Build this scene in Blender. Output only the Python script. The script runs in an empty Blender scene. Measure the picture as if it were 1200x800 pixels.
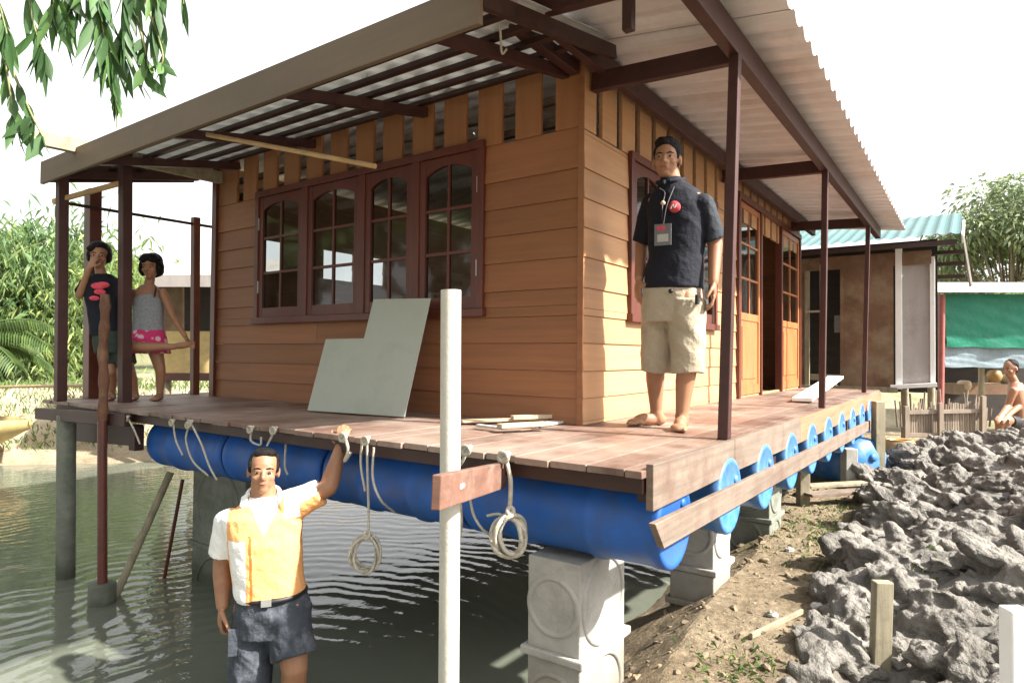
import bpy, math, random
import numpy as np
from mathutils import Vector as V, Matrix
random.seed(7); rng = np.random.default_rng(7)
sc = bpy.context.scene
COL = sc.collection
R = math.radians
# ------------------------------------------------------------------ camera
FPX = 760.0; YAW, PITCH, ROLL = R(-35.37), R(1.1), R(.5)
CAM = V((1.791, -3.191, .395))
fw = V((math.sin(YAW)*math.cos(PITCH), math.cos(YAW)*math.cos(PITCH), math.sin(PITCH)))
r0 = V((math.cos(YAW), -math.sin(YAW), 0)); u0 = r0.cross(fw)
rt = r0*math.cos(ROLL)+u0*math.sin(ROLL); up = u0*math.cos(ROLL)-r0*math.sin(ROLL)
F0 = V((math.sin(YAW), math.cos(YAW), 0)); Z = V((0, 0, 1)); X = V((1, 0, 0)); Y = V((0, 1, 0))
def ray(px, py): return fw+rt*((px-600)/FPX)-up*((py-400)/FPX)
def at(px, py, d): return CAM+ray(px, py)*d          # a point of the place, read off the photo at a known distance
def on(px, py, ax, val):
    d = ray(px, py); return CAM+d*((val-CAM[ax])/d[ax])
cd = bpy.data.cameras.new('camera'); cam = bpy.data.objects.new('camera', cd); COL.objects.link(cam)
cam.matrix_world = Matrix(((rt.x, up.x, -fw.x, CAM.x), (rt.y, up.y, -fw.y, CAM.y), (rt.z, up.z, -fw.z, CAM.z), (0, 0, 0, 1)))
cd.sensor_width = 36; cd.lens = 36*FPX/1200; cd.clip_end = 600; cd.clip_start = .05
sc.camera = cam
# ------------------------------------------------------------------ materials
def nodes(name):
    m = bpy.data.materials.new(name); m.use_nodes = True
    nt = m.node_tree; return m, nt, nt.nodes['Principled BSDF']
def N(nt, t, **k):
    n = nt.nodes.new(t)
    for a, b in k.items():
        if a in n.inputs: n.inputs[a].default_value = b
        else: setattr(n, a, b)
    return n
def ramp(nt, src, stops):
    n = nt.nodes.new('ShaderNodeValToRGB'); e = n.color_ramp.elements
    while len(e) < len(stops): e.new(.5)
    for i, (p, c) in enumerate(stops): e[i].position = p; e[i].color = (*c, 1)
    nt.links.new(src, n.inputs[0]); return n.outputs[0]
def mix(nt, a, b, fac, mode='MIX'):
    n = nt.nodes.new('ShaderNodeMix'); n.data_type = 'RGBA'; n.blend_type = mode
    for sock, v in ((n.inputs[0], fac), (n.inputs[6], a), (n.inputs[7], b)):
        if hasattr(v, 'is_output'): nt.links.new(v, sock)
        elif isinstance(v, (int, float)): sock.default_value = v
        else: sock.default_value = (*v, 1)
    return n.outputs[2]
def c3(c, k): return tuple(min(1, x*k) for x in c)
def mat(name, col, rough=.7, var=.25, scale=(6, 6, 6), bump=.15, bscale=None, island=0., metal=0., dirt=None, dscale=2.5, dth=(.5, .72), spec=.4, detail=6, bdist=.01, sheen=0):
    """base colour with noise stretched by scale (grain), random shade per board, patches of dirt, bump"""
    m, nt, p = nodes(name); L = nt.links.new
    tc = N(nt, 'ShaderNodeTexCoord'); mp = N(nt, 'ShaderNodeMapping'); mp.inputs['Scale'].default_value = scale
    L(tc.outputs['Object'], mp.inputs[0])
    geo = N(nt, 'ShaderNodeNewGeometry')
    if island:
        ad = N(nt, 'ShaderNodeVectorMath', operation='ADD'); ml = N(nt, 'ShaderNodeMath', operation='MULTIPLY'); ml.inputs[1].default_value = 37
        L(geo.outputs['Random Per Island'], ml.inputs[0]); L(mp.outputs[0], ad.inputs[0]); L(ml.outputs[0], ad.inputs[1]); vec = ad.outputs[0]
    else: vec = mp.outputs[0]
    n1 = N(nt, 'ShaderNodeTexNoise', Scale=1., Detail=float(detail), Roughness=.65); L(vec, n1.inputs['Vector'])
    out = ramp(nt, n1.outputs['Fac'], [(.25, c3(col, 1-var)), (.5, col), (.78, c3(col, 1+var))])
    if island:
        rr = ramp(nt, geo.outputs['Random Per Island'], [(0, (1-island,)*3), (1, (1+island*.6, 1+island*.55, 1+island*.5))])
        out = mix(nt, out, rr, 1., 'MULTIPLY')
    if dirt:
        n2 = N(nt, 'ShaderNodeTexNoise', Scale=dscale, Detail=7., Roughness=.7); L(tc.outputs['Object'], n2.inputs['Vector'])
        f = ramp(nt, n2.outputs['Fac'], [(dth[0], (0, 0, 0)), (dth[1], (1, 1, 1))])
        out = mix(nt, out, dirt, f)
    L(out, p.inputs['Base Color']); p.inputs['Roughness'].default_value = rough; p.inputs['Metallic'].default_value = metal
    p.inputs['Specular IOR Level'].default_value = spec
    if sheen: p.inputs['Sheen Weight'].default_value = sheen
    if bump:
        b = N(nt, 'ShaderNodeBump', Strength=bump, Distance=bdist)
        if bscale:
            n3 = N(nt, 'ShaderNodeTexNoise', Scale=float(bscale), Detail=5., Roughness=.6); L(tc.outputs['Object'], n3.inputs['Vector']); L(n3.outputs['Fac'], b.inputs['Height'])
        else: L(n1.outputs['Fac'], b.inputs['Height'])
        L(b.outputs[0], p.inputs['Normal'])
    return m
def leafmat(name, col, var=.35, trans=.35):
    m, nt, p = nodes(name); L = nt.links.new
    g = N(nt, 'ShaderNodeNewGeometry')
    c = ramp(nt, g.outputs['Random Per Island'], [(0, c3(col, 1-var)), (.6, col), (1, (col[0]*(1+var*1.6), col[1]*(1+var), col[2]*(1+var*.5)))])
    L(c, p.inputs['Base Color']); p.inputs['Roughness'].default_value = .5
    t = N(nt, 'ShaderNodeBsdfTranslucent'); L(c, t.inputs[0])
    mx = N(nt, 'ShaderNodeMixShader'); mx.inputs[0].default_value = trans
    L(p.outputs[0], mx.inputs[1]); L(t.outputs[0], mx.inputs[2]); L(mx.outputs[0], nt.nodes['Material Output'].inputs[0])
    return m
M = {}
WALL_SHADED = (.262, .108, .046)  # one wall paint; front shade and side sunlight are put into the two colours
M['wall_x'] = mat('wall paint front', WALL_SHADED, .55, .2, (1.2, 5, 26), .2, island=.17, dirt=(.25, .11, .043), dscale=1.6, dth=(.48, .8))
M['wall_y'] = mat('wall paint side', (.46, .255, .125), .55, .16, (5, 1.2, 26), .2, island=.13, dirt=(.38, .20, .095), dscale=1.6, dth=(.55, .85))  # same paint as the front, lightened to stand for sunlight
M['slat'] = mat('slat paint', (.29, .125, .05), .55, .14, (22, 22, 1.3), .1, island=.12)
M['red'] = mat('red brown stain', (.10, .026, .016), .42, .35, (9, 9, 9), .12, dirt=(.06, .025, .016), spec=.5)
M['red2'] = mat('bright red brown sash wood', (.10, .024, .013), .38, .3, (14, 14, 2.5), .1, spec=.5)
M['door'] = mat('varnished door wood', (.38, .145, .055), .35, .3, (14, 14, 1.6), .08, spec=.5)
M['dark'] = mat('dark wet timber', (.035, .014, .010), .5, .45, (3, 14, 14), .25)
M['beam'] = mat('oxide red timber', (.050, .017, .014), .5, .35, (8, 8, 8), .2)
M['deck'] = mat('weathered deck boards', (.145, .083, .062), .5, .4, (16, 1.1, 9), .3, island=.34, dirt=(.32, .25, .205), dscale=1.9, dth=(.40, .72))
M['plank'] = mat('grey rail plank', (.20, .155, .12), .8, .42, (11, 1.3, 24), .3, island=.25, dirt=(.12, .075, .055), dscale=5, dth=(.45, .7))
M['plank_b'] = mat('dark brown plank end', (.15, .075, .052), .75, .4, (6, 6, 20), .3, dirt=(.22, .15, .115), dscale=8)
M['plank_o'] = mat('orange rail plank', (.30, .145, .08), .7, .3, (11, 1.3, 24), .3, dirt=(.28, .16, .11), dscale=4)
M['zinc_r'] = mat('galvanised roof sheet', (.66, .63, .62), .5, .12, (2, 9, 2), .03, metal=.12, dirt=(.52, .45, .42), dscale=1.3)
M['zinc_f'] = mat('bright galvanised lean-to sheet', (.66, .66, .65), .45, .1, (2, 9, 2), .03, dirt=(.55, .54, .52), dscale=1.3)
def translucent(m, fac):
    nt = m.node_tree; p = nt.nodes['Principled BSDF']; t = N(nt, 'ShaderNodeBsdfTranslucent'); t.inputs[0].default_value = (.8, .82, .8, 1); mx = N(nt, 'ShaderNodeMixShader'); mx.inputs[0].default_value = fac
    nt.links.new(p.outputs[0], mx.inputs[1]); nt.links.new(t.outputs[0], mx.inputs[2]); nt.links.new(mx.outputs[0], nt.nodes['Material Output'].inputs[0])
translucent(M['zinc_f'], .22)
M['fascia'] = mat('aged brown fascia', (.14, .098, .064), .6, .15, (.8, 6, 10), .06, dirt=(.105, .074, .05), dscale=.8, dth=(.4, .75))
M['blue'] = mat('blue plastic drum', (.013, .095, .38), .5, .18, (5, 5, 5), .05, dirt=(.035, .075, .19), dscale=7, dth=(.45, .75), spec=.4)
M['blue_sun'] = mat('sun bleached blue plastic drum', (.030, .155, .44), .42, .15, (5, 5, 5), .05, dirt=(.16, .25, .36), dscale=9, dth=(.42, .75))  # lighter copy of the drum blue; sunlight is put into the colour
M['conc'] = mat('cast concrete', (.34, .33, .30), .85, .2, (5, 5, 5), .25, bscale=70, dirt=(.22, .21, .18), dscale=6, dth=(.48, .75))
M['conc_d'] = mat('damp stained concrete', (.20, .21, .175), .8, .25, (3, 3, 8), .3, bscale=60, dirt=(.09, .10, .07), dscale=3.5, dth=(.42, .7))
def stain(m, z0, z1, col):
    nt = m.node_tree; L = nt.links.new; p = nt.nodes['Principled BSDF']; old = p.inputs['Base Color'].links[0].from_socket
    g = N(nt, 'ShaderNodeNewGeometry'); sp = N(nt, 'ShaderNodeSeparateXYZ'); L(g.outputs['Position'], sp.inputs[0]); n = N(nt, 'ShaderNodeTexNoise', Scale=7., Detail=6.); L(g.outputs['Position'], n.inputs['Vector'])
    a = N(nt, 'ShaderNodeMath', operation='MULTIPLY_ADD'); a.inputs[1].default_value = -.35; L(n.outputs['Fac'], a.inputs[0]); L(sp.outputs['Z'], a.inputs[2])
    mr = N(nt, 'ShaderNodeMapRange'); mr.inputs[1].default_value = z0-.17; mr.inputs[2].default_value = z1-.17; mr.inputs[3].default_value = .85; mr.inputs[4].default_value = 0; L(a.outputs[0], mr.inputs[0])
    L(mix(nt, old, col, mr.outputs[0]), p.inputs['Base Color'])
stain(M['conc'], -1.1, -.72, (.15, .125, .085)); stain(M['conc_d'], -1.25, -1.0, (.045, .05, .03))      # mud splash and algae left by the water
M['pole'] = mat('pale concrete pole', (.50, .48, .42), .8, .1, (12, 12, 3), .2, bscale=90, dirt=(.36, .34, .28), dscale=5, dth=(.5, .8))
M['board'] = mat('fibre cement sheet', (.36, .38, .33), .8, .08, (3, 3, 3), .06, bscale=30, dirt=(.30, .32, .275), dscale=3, dth=(.45, .7))
M['offcut'] = mat('pale offcut', (.52, .40, .27), .7, .25, (9, 9, 9), .1, island=.25)
M['offcut_g'] = mat('grey cement offcut', (.45, .44, .42), .8, .15, (7, 7, 7), .1)
M['bamboo'] = mat('bamboo', (.46, .30, .15), .5, .25, (10, 10, 10), .1)
M['rope'] = mat('grey rope', (.42, .39, .32), .9, .3, (60, 60, 60), .5, bscale=140)
M['log'] = mat('peeled log', (.12, .055, .032), .8, .45, (18, 18, 3), .5, dirt=(.20, .12, .07), dscale=9)
M['metal'] = mat('pale galvanised metal', (.6, .6, .58), .35, .1, (8, 8, 8), .02, metal=.8)
stain(M['pole'], -1.2, -.75, (.24, .215, .16))
M['post_wood'] = mat('old grey stake wood', (.27, .235, .16), .85, .3, (20, 20, 2.2), .4, dirt=(.14, .12, .08), dscale=8)
M['white'] = mat('white paint', (.80, .80, .78), .6, .06, (4, 4, 4), .05, dirt=(.65, .64, .60), dscale=5, dth=(.55, .8))
M['skin'] = mat('tan skin', (.31, .155, .085), .5, .1, (14, 14, 14), .05, bscale=160, spec=.45, dirt=(.25, .11, .06), dscale=9)
M['skin2'] = mat('dark tan skin', (.30, .15, .085), .5, .12, (14, 14, 14), .05, bscale=160, spec=.45)
M['lip'] = mat('lip', (.24, .075, .055), .45, .1, (30, 30, 30), 0)
M['hair'] = mat('black hair', (.007, .006, .006), .6, .4, (60, 60, 14), .6, bscale=75, spec=.2, bdist=.02)
M['eyew'] = mat('eye white', (.55, .52, .48), .25, .05, (9, 9, 9), 0)
M['eyeb'] = mat('dark iris', (.012, .008, .006), .15, .1, (9, 9, 9), 0)
M['navy'] = mat('navy jersey', (.0045, .0055, .013), .85, .25, (9, 9, 9), .5, bscale=11, bdist=.03)
M['navy_sun'] = mat('charcoal sleeve panel', (.016, .020, .028), .8, .2, (9, 9, 9), .5, bscale=12, bdist=.03)  # greyer navy for one sleeve; the sun on it is put into the colour
M['khaki'] = mat('khaki cotton', (.36, .31, .225), .85, .12, (9, 9, 9), .7, bscale=9, bdist=.03, dirt=(.30, .255, .18), dscale=6, sheen=.1)
M['orange'] = mat('orange polo knit', (.80, .39, .15), .8, .1, (9, 9, 9), .6, bscale=9, bdist=.03)
M['poloW'] = mat('white polo knit', (.80, .79, .77), .8, .06, (9, 9, 9), .6, bscale=9, bdist=.03)
M['denim'] = mat('washed dark denim', (.045, .052, .066), .85, .5, (9, 9, 12), .6, bscale=13, bdist=.03, dirt=(.115, .125, .145), dscale=11, dth=(.5, .7))
M['belt'] = mat('dark belt', (.012, .011, .013), .5, .2, (9, 9, 9), 0)
M['tank'] = mat('grey marl vest', (.26, .275, .30), .9, .45, (90, 90, 90), .3, bscale=14, bdist=.02)
def dotted(name, base, spots, scale):
    m, nt, p = nodes(name); L = nt.links.new
    tc = N(nt, 'ShaderNodeTexCoord'); v = N(nt, 'ShaderNodeTexVoronoi', Scale=scale); L(tc.outputs['Object'], v.inputs['Vector'])
    f = ramp(nt, v.outputs['Distance'], [(.33, (1, 1, 1)), (.42, (0, 0, 0))])
    L(mix(nt, base, spots, f), p.inputs['Base Color']); p.inputs['Roughness'].default_value = .85; return m
M['pink'] = dotted('pink floral cotton', (.56, .035, .165), (.74, .48, .50), 17)
M['pinkprint'] = mat('pink print', (.55, .06, .10), .8, .3, (30, 30, 30), 0)
M['teal'] = mat('teal roof sheet', (.055, .13, .13), .5, .2, (3, 12, 3), .03, dirt=(.12, .16, .15), dscale=2)
M['ply'] = mat('stained plywood', (.17, .095, .055), .7, .4, (3, 3, 3), .1, dirt=(.26, .205, .13), dscale=2.2, dth=(.45, .68))
M['plyg'] = mat('grey weathered panel', (.33, .30, .28), .8, .15, (9, 9, 1), .1, dirt=(.25, .22, .2), dscale=3)
M['void'] = mat('boarding with interior shade painted in', (.030, .024, .020), .8, .4, (4, 4, 12), .2)  # near-black colour stands in for shade inside the shack, stall and far house
M['tarp'] = mat('green tarpaulin', (.003, .17, .105), .5, .2, (3, 3, 3), .35, bscale=5, bdist=.05)
M['tarpb'] = mat('faded blue grey tarpaulin', (.21, .27, .31), .6, .25, (3, 3, 3), .35, bscale=6, bdist=.05)
M['redpipe'] = mat('faded red pipe', (.33, .10, .085), .6, .2, (9, 9, 9), .1)
M['slatwood'] = mat('grey bamboo lath', (.26, .21, .165), .85, .3, (12, 12, 3), .2, island=.3)
M['jar'] = mat('glazed earthen jar', (.40, .245, .095), .35, .25, (3, 3, 5), .05, dirt=(.27, .16, .07), dscale=4)
M['boat'] = mat('ochre painted boat', (.52, .38, .16), .6, .25, (2, 9, 9), .1, dirt=(.34, .26, .13), dscale=3)
M['twig'] = mat('twig', (.20, .20, .09), .7, .3, (20, 20, 20), .1)
M['bark'] = mat('bark', (.17, .135, .10), .9, .35, (9, 9, 2), .5)
M['leaf_near'] = leafmat('drooping leaf', (.075, .165, .055), .5, .4)
M['leaf_a'] = leafmat('light green leaf', (.25, .35, .13), .4, .5)
M['leaf_b'] = leafmat('mid green leaf', (.12, .21, .08), .4, .45)
M['leaf_c'] = leafmat('pale tree leaf', (.20, .26, .14), .35, .5)
M['palm'] = leafmat('palm leaflet', (.115, .185, .06), .4, .4)
M['grass'] = leafmat('grass blade', (.12, .19, .06), .4, .3)
def glassmat():
    m, nt, p = nodes('window glass'); L = nt.links.new
    tr = N(nt, 'ShaderNodeBsdfTransparent'); tr.inputs[0].default_value = (.42, .46, .45, 1)
    gl = N(nt, 'ShaderNodeBsdfGlossy'); gl.inputs['Roughness'].default_value = .06; gl.inputs[0].default_value = (.9, .9, .9, 1)
    fr = N(nt, 'ShaderNodeFresnel', IOR=1.5); ad = N(nt, 'ShaderNodeMath', operation='ADD'); ad.inputs[1].default_value = .005
    tc = N(nt, 'ShaderNodeTexCoord'); n = N(nt, 'ShaderNodeTexNoise', Scale=3.); b = N(nt, 'ShaderNodeBump', Strength=.12, Distance=.02)
    L(tc.outputs['Object'], n.inputs['Vector']); L(n.outputs['Fac'], b.inputs['Height']); L(b.outputs[0], gl.inputs['Normal'])
    mx = N(nt, 'ShaderNodeMixShader'); L(fr.outputs[0], ad.inputs[0]); L(ad.outputs[0], mx.inputs[0]); L(tr.outputs[0], mx.inputs[1]); L(gl.outputs[0], mx.inputs[2])
    L(mx.outputs[0], nt.nodes['Material Output'].inputs[0]); return m
M['glass'] = glassmat()
def watermat():
    m, nt, p = nodes('pond water'); L = nt.links.new
    p.inputs['Base Color'].default_value = (.115, .125, .098, 1); p.inputs['Roughness'].default_value = .035; p.inputs['IOR'].default_value = 1.33
    p.inputs['Specular IOR Level'].default_value = .62
    geo = N(nt, 'ShaderNodeNewGeometry'); 
    dist = N(nt, 'ShaderNodeVectorMath', operation='DISTANCE'); dist.inputs[1].default_value = (-1.15, -1.55, -1.28); L(geo.outputs['Position'], dist.inputs[0])
    wv = N(nt, 'ShaderNodeMath', operation='MULTIPLY'); wv.inputs[1].default_value = 42.; 
    n0 = N(nt, 'ShaderNodeTexNoise', Scale=1.7, Detail=2.); L(geo.outputs['Position'], n0.inputs['Vector'])
    ad = N(nt, 'ShaderNodeMath', operation='MULTIPLY_ADD'); ad.inputs[1].default_value = .42; L(n0.outputs['Fac'], ad.inputs[0]); L(dist.outputs['Value'], ad.inputs[2])
    L(ad.outputs[0], wv.inputs[0]); sn = N(nt, 'ShaderNodeMath', operation='SINE'); L(wv.outputs[0], sn.inputs[0])
    fall = N(nt, 'ShaderNodeMapRange'); fall.inputs[1].default_value = .3; fall.inputs[2].default_value = 6.5; fall.inputs[3].default_value = .30; fall.inputs[4].default_value = .08
    L(dist.outputs['Value'], fall.inputs[0]); m1 = N(nt, 'ShaderNodeMath', operation='MULTIPLY'); L(sn.outputs[0], m1.inputs[0]); L(fall.outputs[0], m1.inputs[1])
    n2 = N(nt, 'ShaderNodeTexNoise', Scale=4.2, Detail=4.); L(geo.outputs['Position'], n2.inputs['Vector'])
    a2 = N(nt, 'ShaderNodeMath', operation='MULTIPLY_ADD'); a2.inputs[1].default_value = 1.5; L(n2.outputs['Fac'], a2.inputs[0]); L(m1.outputs[0], a2.inputs[2])
    b = N(nt, 'ShaderNodeBump', Strength=.33, Distance=.016); L(a2.outputs[0], b.inputs['Height']); L(b.outputs[0], p.inputs['Normal'])
    return m
M['water'] = watermat()
def groundmat():
    m, nt, p = nodes('mud and soil'); L = nt.links.new
    tc = N(nt, 'ShaderNodeTexCoord'); at_ = N(nt, 'ShaderNodeAttribute', attribute_name='zone'); sp = N(nt, 'ShaderNodeSeparateColor'); L(at_.outputs['Color'], sp.inputs[0])
    n1 = N(nt, 'ShaderNodeTexNoise', Scale=3.2, Detail=9., Roughness=.7); n2 = N(nt, 'ShaderNodeTexNoise', Scale=26., Detail=6., Roughness=.7); n3 = N(nt, 'ShaderNodeTexNoise', Scale=.5, Detail=6.)
    for n in (n1, n2, n3): L(tc.outputs['Object'], n.inputs['Vector'])
    brown = ramp(nt, n1.outputs['Fac'], [(.3, (.13, .095, .055)), (.5, (.215, .165, .105)), (.7, (.30, .24, .16))])
    brown = mix(nt, brown, ramp(nt, n2.outputs['Fac'], [(.35, (.55, .55, .55)), (.65, (1.2, 1.2, 1.2))]), .7, 'MULTIPLY')
    grey = ramp(nt, n1.outputs['Fac'], [(.3, (.085, .078, .068)), (.5, (.17, .16, .146)), (.72, (.27, .26, .245))])
    grey = mix(nt, grey, ramp(nt, n2.outputs['Fac'], [(.35, (.6, .6, .6)), (.65, (1.15, 1.15, 1.15))]), .7, 'MULTIPLY')
    sand = ramp(nt, n1.outputs['Fac'], [(.3, (.28, .22, .14)), (.5, (.42, .345, .235)), (.7, (.50, .43, .31))])
    green = ramp(nt, n1.outputs['Fac'], [(.3, (.06, .085, .03)), (.5, (.11, .14, .05)), (.7, (.2, .2, .09))])
    c = mix(nt, brown, grey, sp.outputs['Red']); c = mix(nt, c, sand, sp.outputs['Green'])
    gf = N(nt, 'ShaderNodeMath', operation='MULTIPLY'); L(sp.outputs['Blue'], gf.inputs[0]); L(ramp(nt, n3.outputs['Fac'], [(.4, (.25, .25, .25)), (.6, (1, 1, 1))]), gf.inputs[1])
    c = mix(nt, c, green, gf.outputs[0]); L(c, p.inputs['Base Color']); p.inputs['Roughness'].default_value = .85; p.inputs['Specular IOR Level'].default_value = .3
    ml = N(nt, 'ShaderNodeMath', operation='ADD'); L(n1.outputs['Fac'], ml.inputs[0]); L(n2.outputs['Fac'], ml.inputs[1])
    b = N(nt, 'ShaderNodeBump', Strength=.9, Distance=.03); L(ml.outputs[0], b.inputs['Height']); L(b.outputs[0], p.inputs['Normal']); return m
M['ground'] = groundmat()
M['soil'] = mat('brown soil crumb', (.20, .155, .10), .95, .3, (9, 9, 9), .5, bscale=60, island=.3)
M['clod'] = mat('dug grey clay', (.188, .174, .152), .62, .45, (4, 4, 4), .9, bscale=34, dirt=(.075, .066, .053), dscale=3.2, dth=(.45, .64), spec=.5, bdist=.03)
# ------------------------------------------------------------------ mesh building
WL = {}
class MB:
    def __init__(s): s.v = []; s.f = []; s.m = []; s.sm = []
    def add(s, vs, fs, mi=0, smooth=False):
        o = len(s.v); s.v += [tuple(p) for p in vs]
        for f in fs: s.f.append(tuple(i+o for i in f)); s.m.append(mi); s.sm.append(smooth)
        return s
    def box(s, x0, x1, y0, y1, z0, z1, mi=0):
        return s.add([(x, y, z) for z in (z0, z1) for y in (y0, y1) for x in (x0, x1)],
                     [(0, 2, 3, 1), (4, 5, 7, 6), (0, 1, 5, 4), (2, 6, 7, 3), (0, 4, 6, 2), (1, 3, 7, 5)], mi)
    def beam(s, p, q, w, h, upv=Z, mi=0):
        p, q = V(p), V(q); d = (q-p).normalized(); sd = d.cross(V(upv))
        if sd.length < 1e-4: sd = d.cross(X)
        sd.normalize(); u = sd.cross(d).normalized(); a, b = sd*(w/2), u*(h/2)
        return s.add([p-a-b, p+a-b, p+a+b, p-a+b, q-a-b, q+a-b, q+a+b, q-a+b],
                     [(0, 1, 2, 3)[::-1], (4, 5, 6, 7)[::-1][::-1], (0, 4, 5, 1)[::-1], (1, 5, 6, 2)[::-1], (2, 6, 7, 3)[::-1], (3, 7, 4, 0)[::-1]], mi)
    def tube(s, pts, r, seg=8, mi=0, caps=True):
        pts = [V(p) for p in pts]; n = len(pts); rs = r if isinstance(r, (list, tuple)) else [r]*n
        t = [(pts[min(i+1, n-1)]-pts[max(i-1, 0)]).normalized() for i in range(n)]
        a = t[0].orthogonal().normalized(); vs = []
        for i in range(n):
            a = (a-t[i]*a.dot(t[i])); a = a.normalized() if a.length > 1e-6 else t[i].orthogonal().normalized()
            b = t[i].cross(a)
            vs += [pts[i]+(a*math.cos(k*2*math.pi/seg)+b*math.sin(k*2*math.pi/seg))*rs[i] for k in range(seg)]
        fs = [(i*seg+k, i*seg+(k+1) % seg, (i+1)*seg+(k+1) % seg, (i+1)*seg+k) for i in range(n-1) for k in range(seg)]
        s.add(vs, fs, mi, True)
        if caps: s.add([vs[k] for k in range(seg)], [tuple(range(seg))[::-1]], mi); s.add(vs[-seg:], [tuple(range(seg))], mi)
        return s
    def lathe(s, prof, o, ax=Z, seg=32, mi=0, smooth=True):
        ax = V(ax).normalized(); a = ax.orthogonal().normalized(); b = ax.cross(a); o = V(o); vs = []
        for (h, r) in prof: vs += [o+ax*h+(a*math.cos(2*math.pi*k/seg)+b*math.sin(2*math.pi*k/seg))*r for k in range(seg)]
        return s.add(vs, [(i*seg+k, i*seg+(k+1) % seg, (i+1)*seg+(k+1) % seg, (i+1)*seg+k) for i in range(len(prof)-1) for k in range(seg)], mi, smooth)
    def prism(s, poly, ext, mi=0):
        n = len(poly); a = [V(p) for p in poly]; e = V(ext); b = [p+e for p in a]
        nn = sum((a[i].cross(a[(i+1) % n]) for i in range(n)), V()); fl = nn.dot(e) > 0
        f1, f2 = tuple(range(n)), tuple(range(n, 2*n))
        fs = [f1[::-1] if fl else f1, f2 if fl else f2[::-1]]
        for i in range(n):
            q = (i, (i+1) % n, n+(i+1) % n, n+i); fs.append(q if fl else q[::-1])
        return s.add(a+b, fs, mi)
    def build(s, name, mats, parent=None, bevel=0, origin=None, kind=None):
        mats = mats if isinstance(mats, list) else [mats]
        vs = np.array(s.v, float)
        if parent is not None: o = WL[parent]
        elif origin is not None: o = V(origin)
        else: lo, hi = vs.min(0), vs.max(0); o = V(((lo[0]+hi[0])/2, (lo[1]+hi[1])/2, lo[2]))
        me = bpy.data.meshes.new(name); me.from_pydata((vs-np.array(o)).tolist(), [], s.f)
        for m in mats: me.materials.append(m)
        me.polygons.foreach_set('material_index', s.m); me.polygons.foreach_set('use_smooth', s.sm); me.update()
        ob = bpy.data.objects.new(name, me); COL.objects.link(ob); WL[ob] = o
        if parent is not None: ob.parent = parent
        else: ob.location = o
        if bevel:
            b = ob.modifiers.new('edge', 'BEVEL'); b.width = bevel; b.segments = 2; b.limit_method = 'ANGLE'; b.angle_limit = R(40)
        if kind: ob['kind'] = kind
        return ob
def tag(o, label=None, cat=None, group=None, kind=None):
    for k, v in (('label', label), ('category', cat), ('group', group), ('kind', kind)):
        if v: o[k] = v
    return o
def thing(name, loc, label, cat, group=None):
    o = bpy.data.objects.new(name, None); COL.objects.link(o); o.location = loc; o.empty_display_size = .2; WL[o] = V(loc)
    return tag(o, label, cat, group)
def sub(pts, n=6):
    """smooth curve through points (Catmull-Rom)"""
    P = [V(p) for p in pts]; P = [P[0]*2-P[1]]+P+[P[-1]*2-P[-2]]; out = []
    for i in range(1, len(P)-2):
        for k in range(n):
            t = k/n; a, b, c, d = P[i-1:i+3]
            out.append(.5*((2*b)+(c-a)*t+(2*a-5*b+4*c-d)*t*t+(3*b-a-3*c+d)*t**3))
    return out+[P[-2]]
# ------------------------------------------------------------------ light and sky
EL = R(42); SUN = V((math.cos(EL)*.968, math.cos(EL)*.25, math.sin(EL))).normalized()
w = bpy.data.worlds.new('World'); sc.world = w; w.use_nodes = True; nt = w.node_tree
sky = nt.nodes.new('ShaderNodeTexSky'); sky.sky_type = 'NISHITA'; sky.sun_disc = False; sky.sun_elevation = EL
sky.sun_rotation = math.atan2(SUN.x, SUN.y); sky.dust_density = 4; sky.air_density = 1.3
hs = nt.nodes.new('ShaderNodeHueSaturation'); hs.inputs['Saturation'].default_value = .3
nt.links.new(sky.outputs[0], hs.inputs['Color']); hz_ = mix(nt, hs.outputs[0], (5.6, 5.63, 5.7), 1., 'LIGHTEN')      # thick bright tropical overcast veil
nt.links.new(hz_, nt.nodes['Background'].inputs[0]); nt.nodes['Background'].inputs[1].default_value = .09
sd = bpy.data.lights.new('sun', 'SUN'); sd.energy = 5.0; sd.angle = R(1.2); sd.color = (1, .95, .87)
so = bpy.data.objects.new('sun', sd); COL.objects.link(so); so.rotation_euler = SUN.to_track_quat('Z', 'Y').to_euler(); so.location = (6, -3, 8)
sc.view_settings.view_transform = 'Standard'; sc.view_settings.look = 'None'; sc.view_settings.exposure = 1.65; sc.view_settings.gamma = 1
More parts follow.
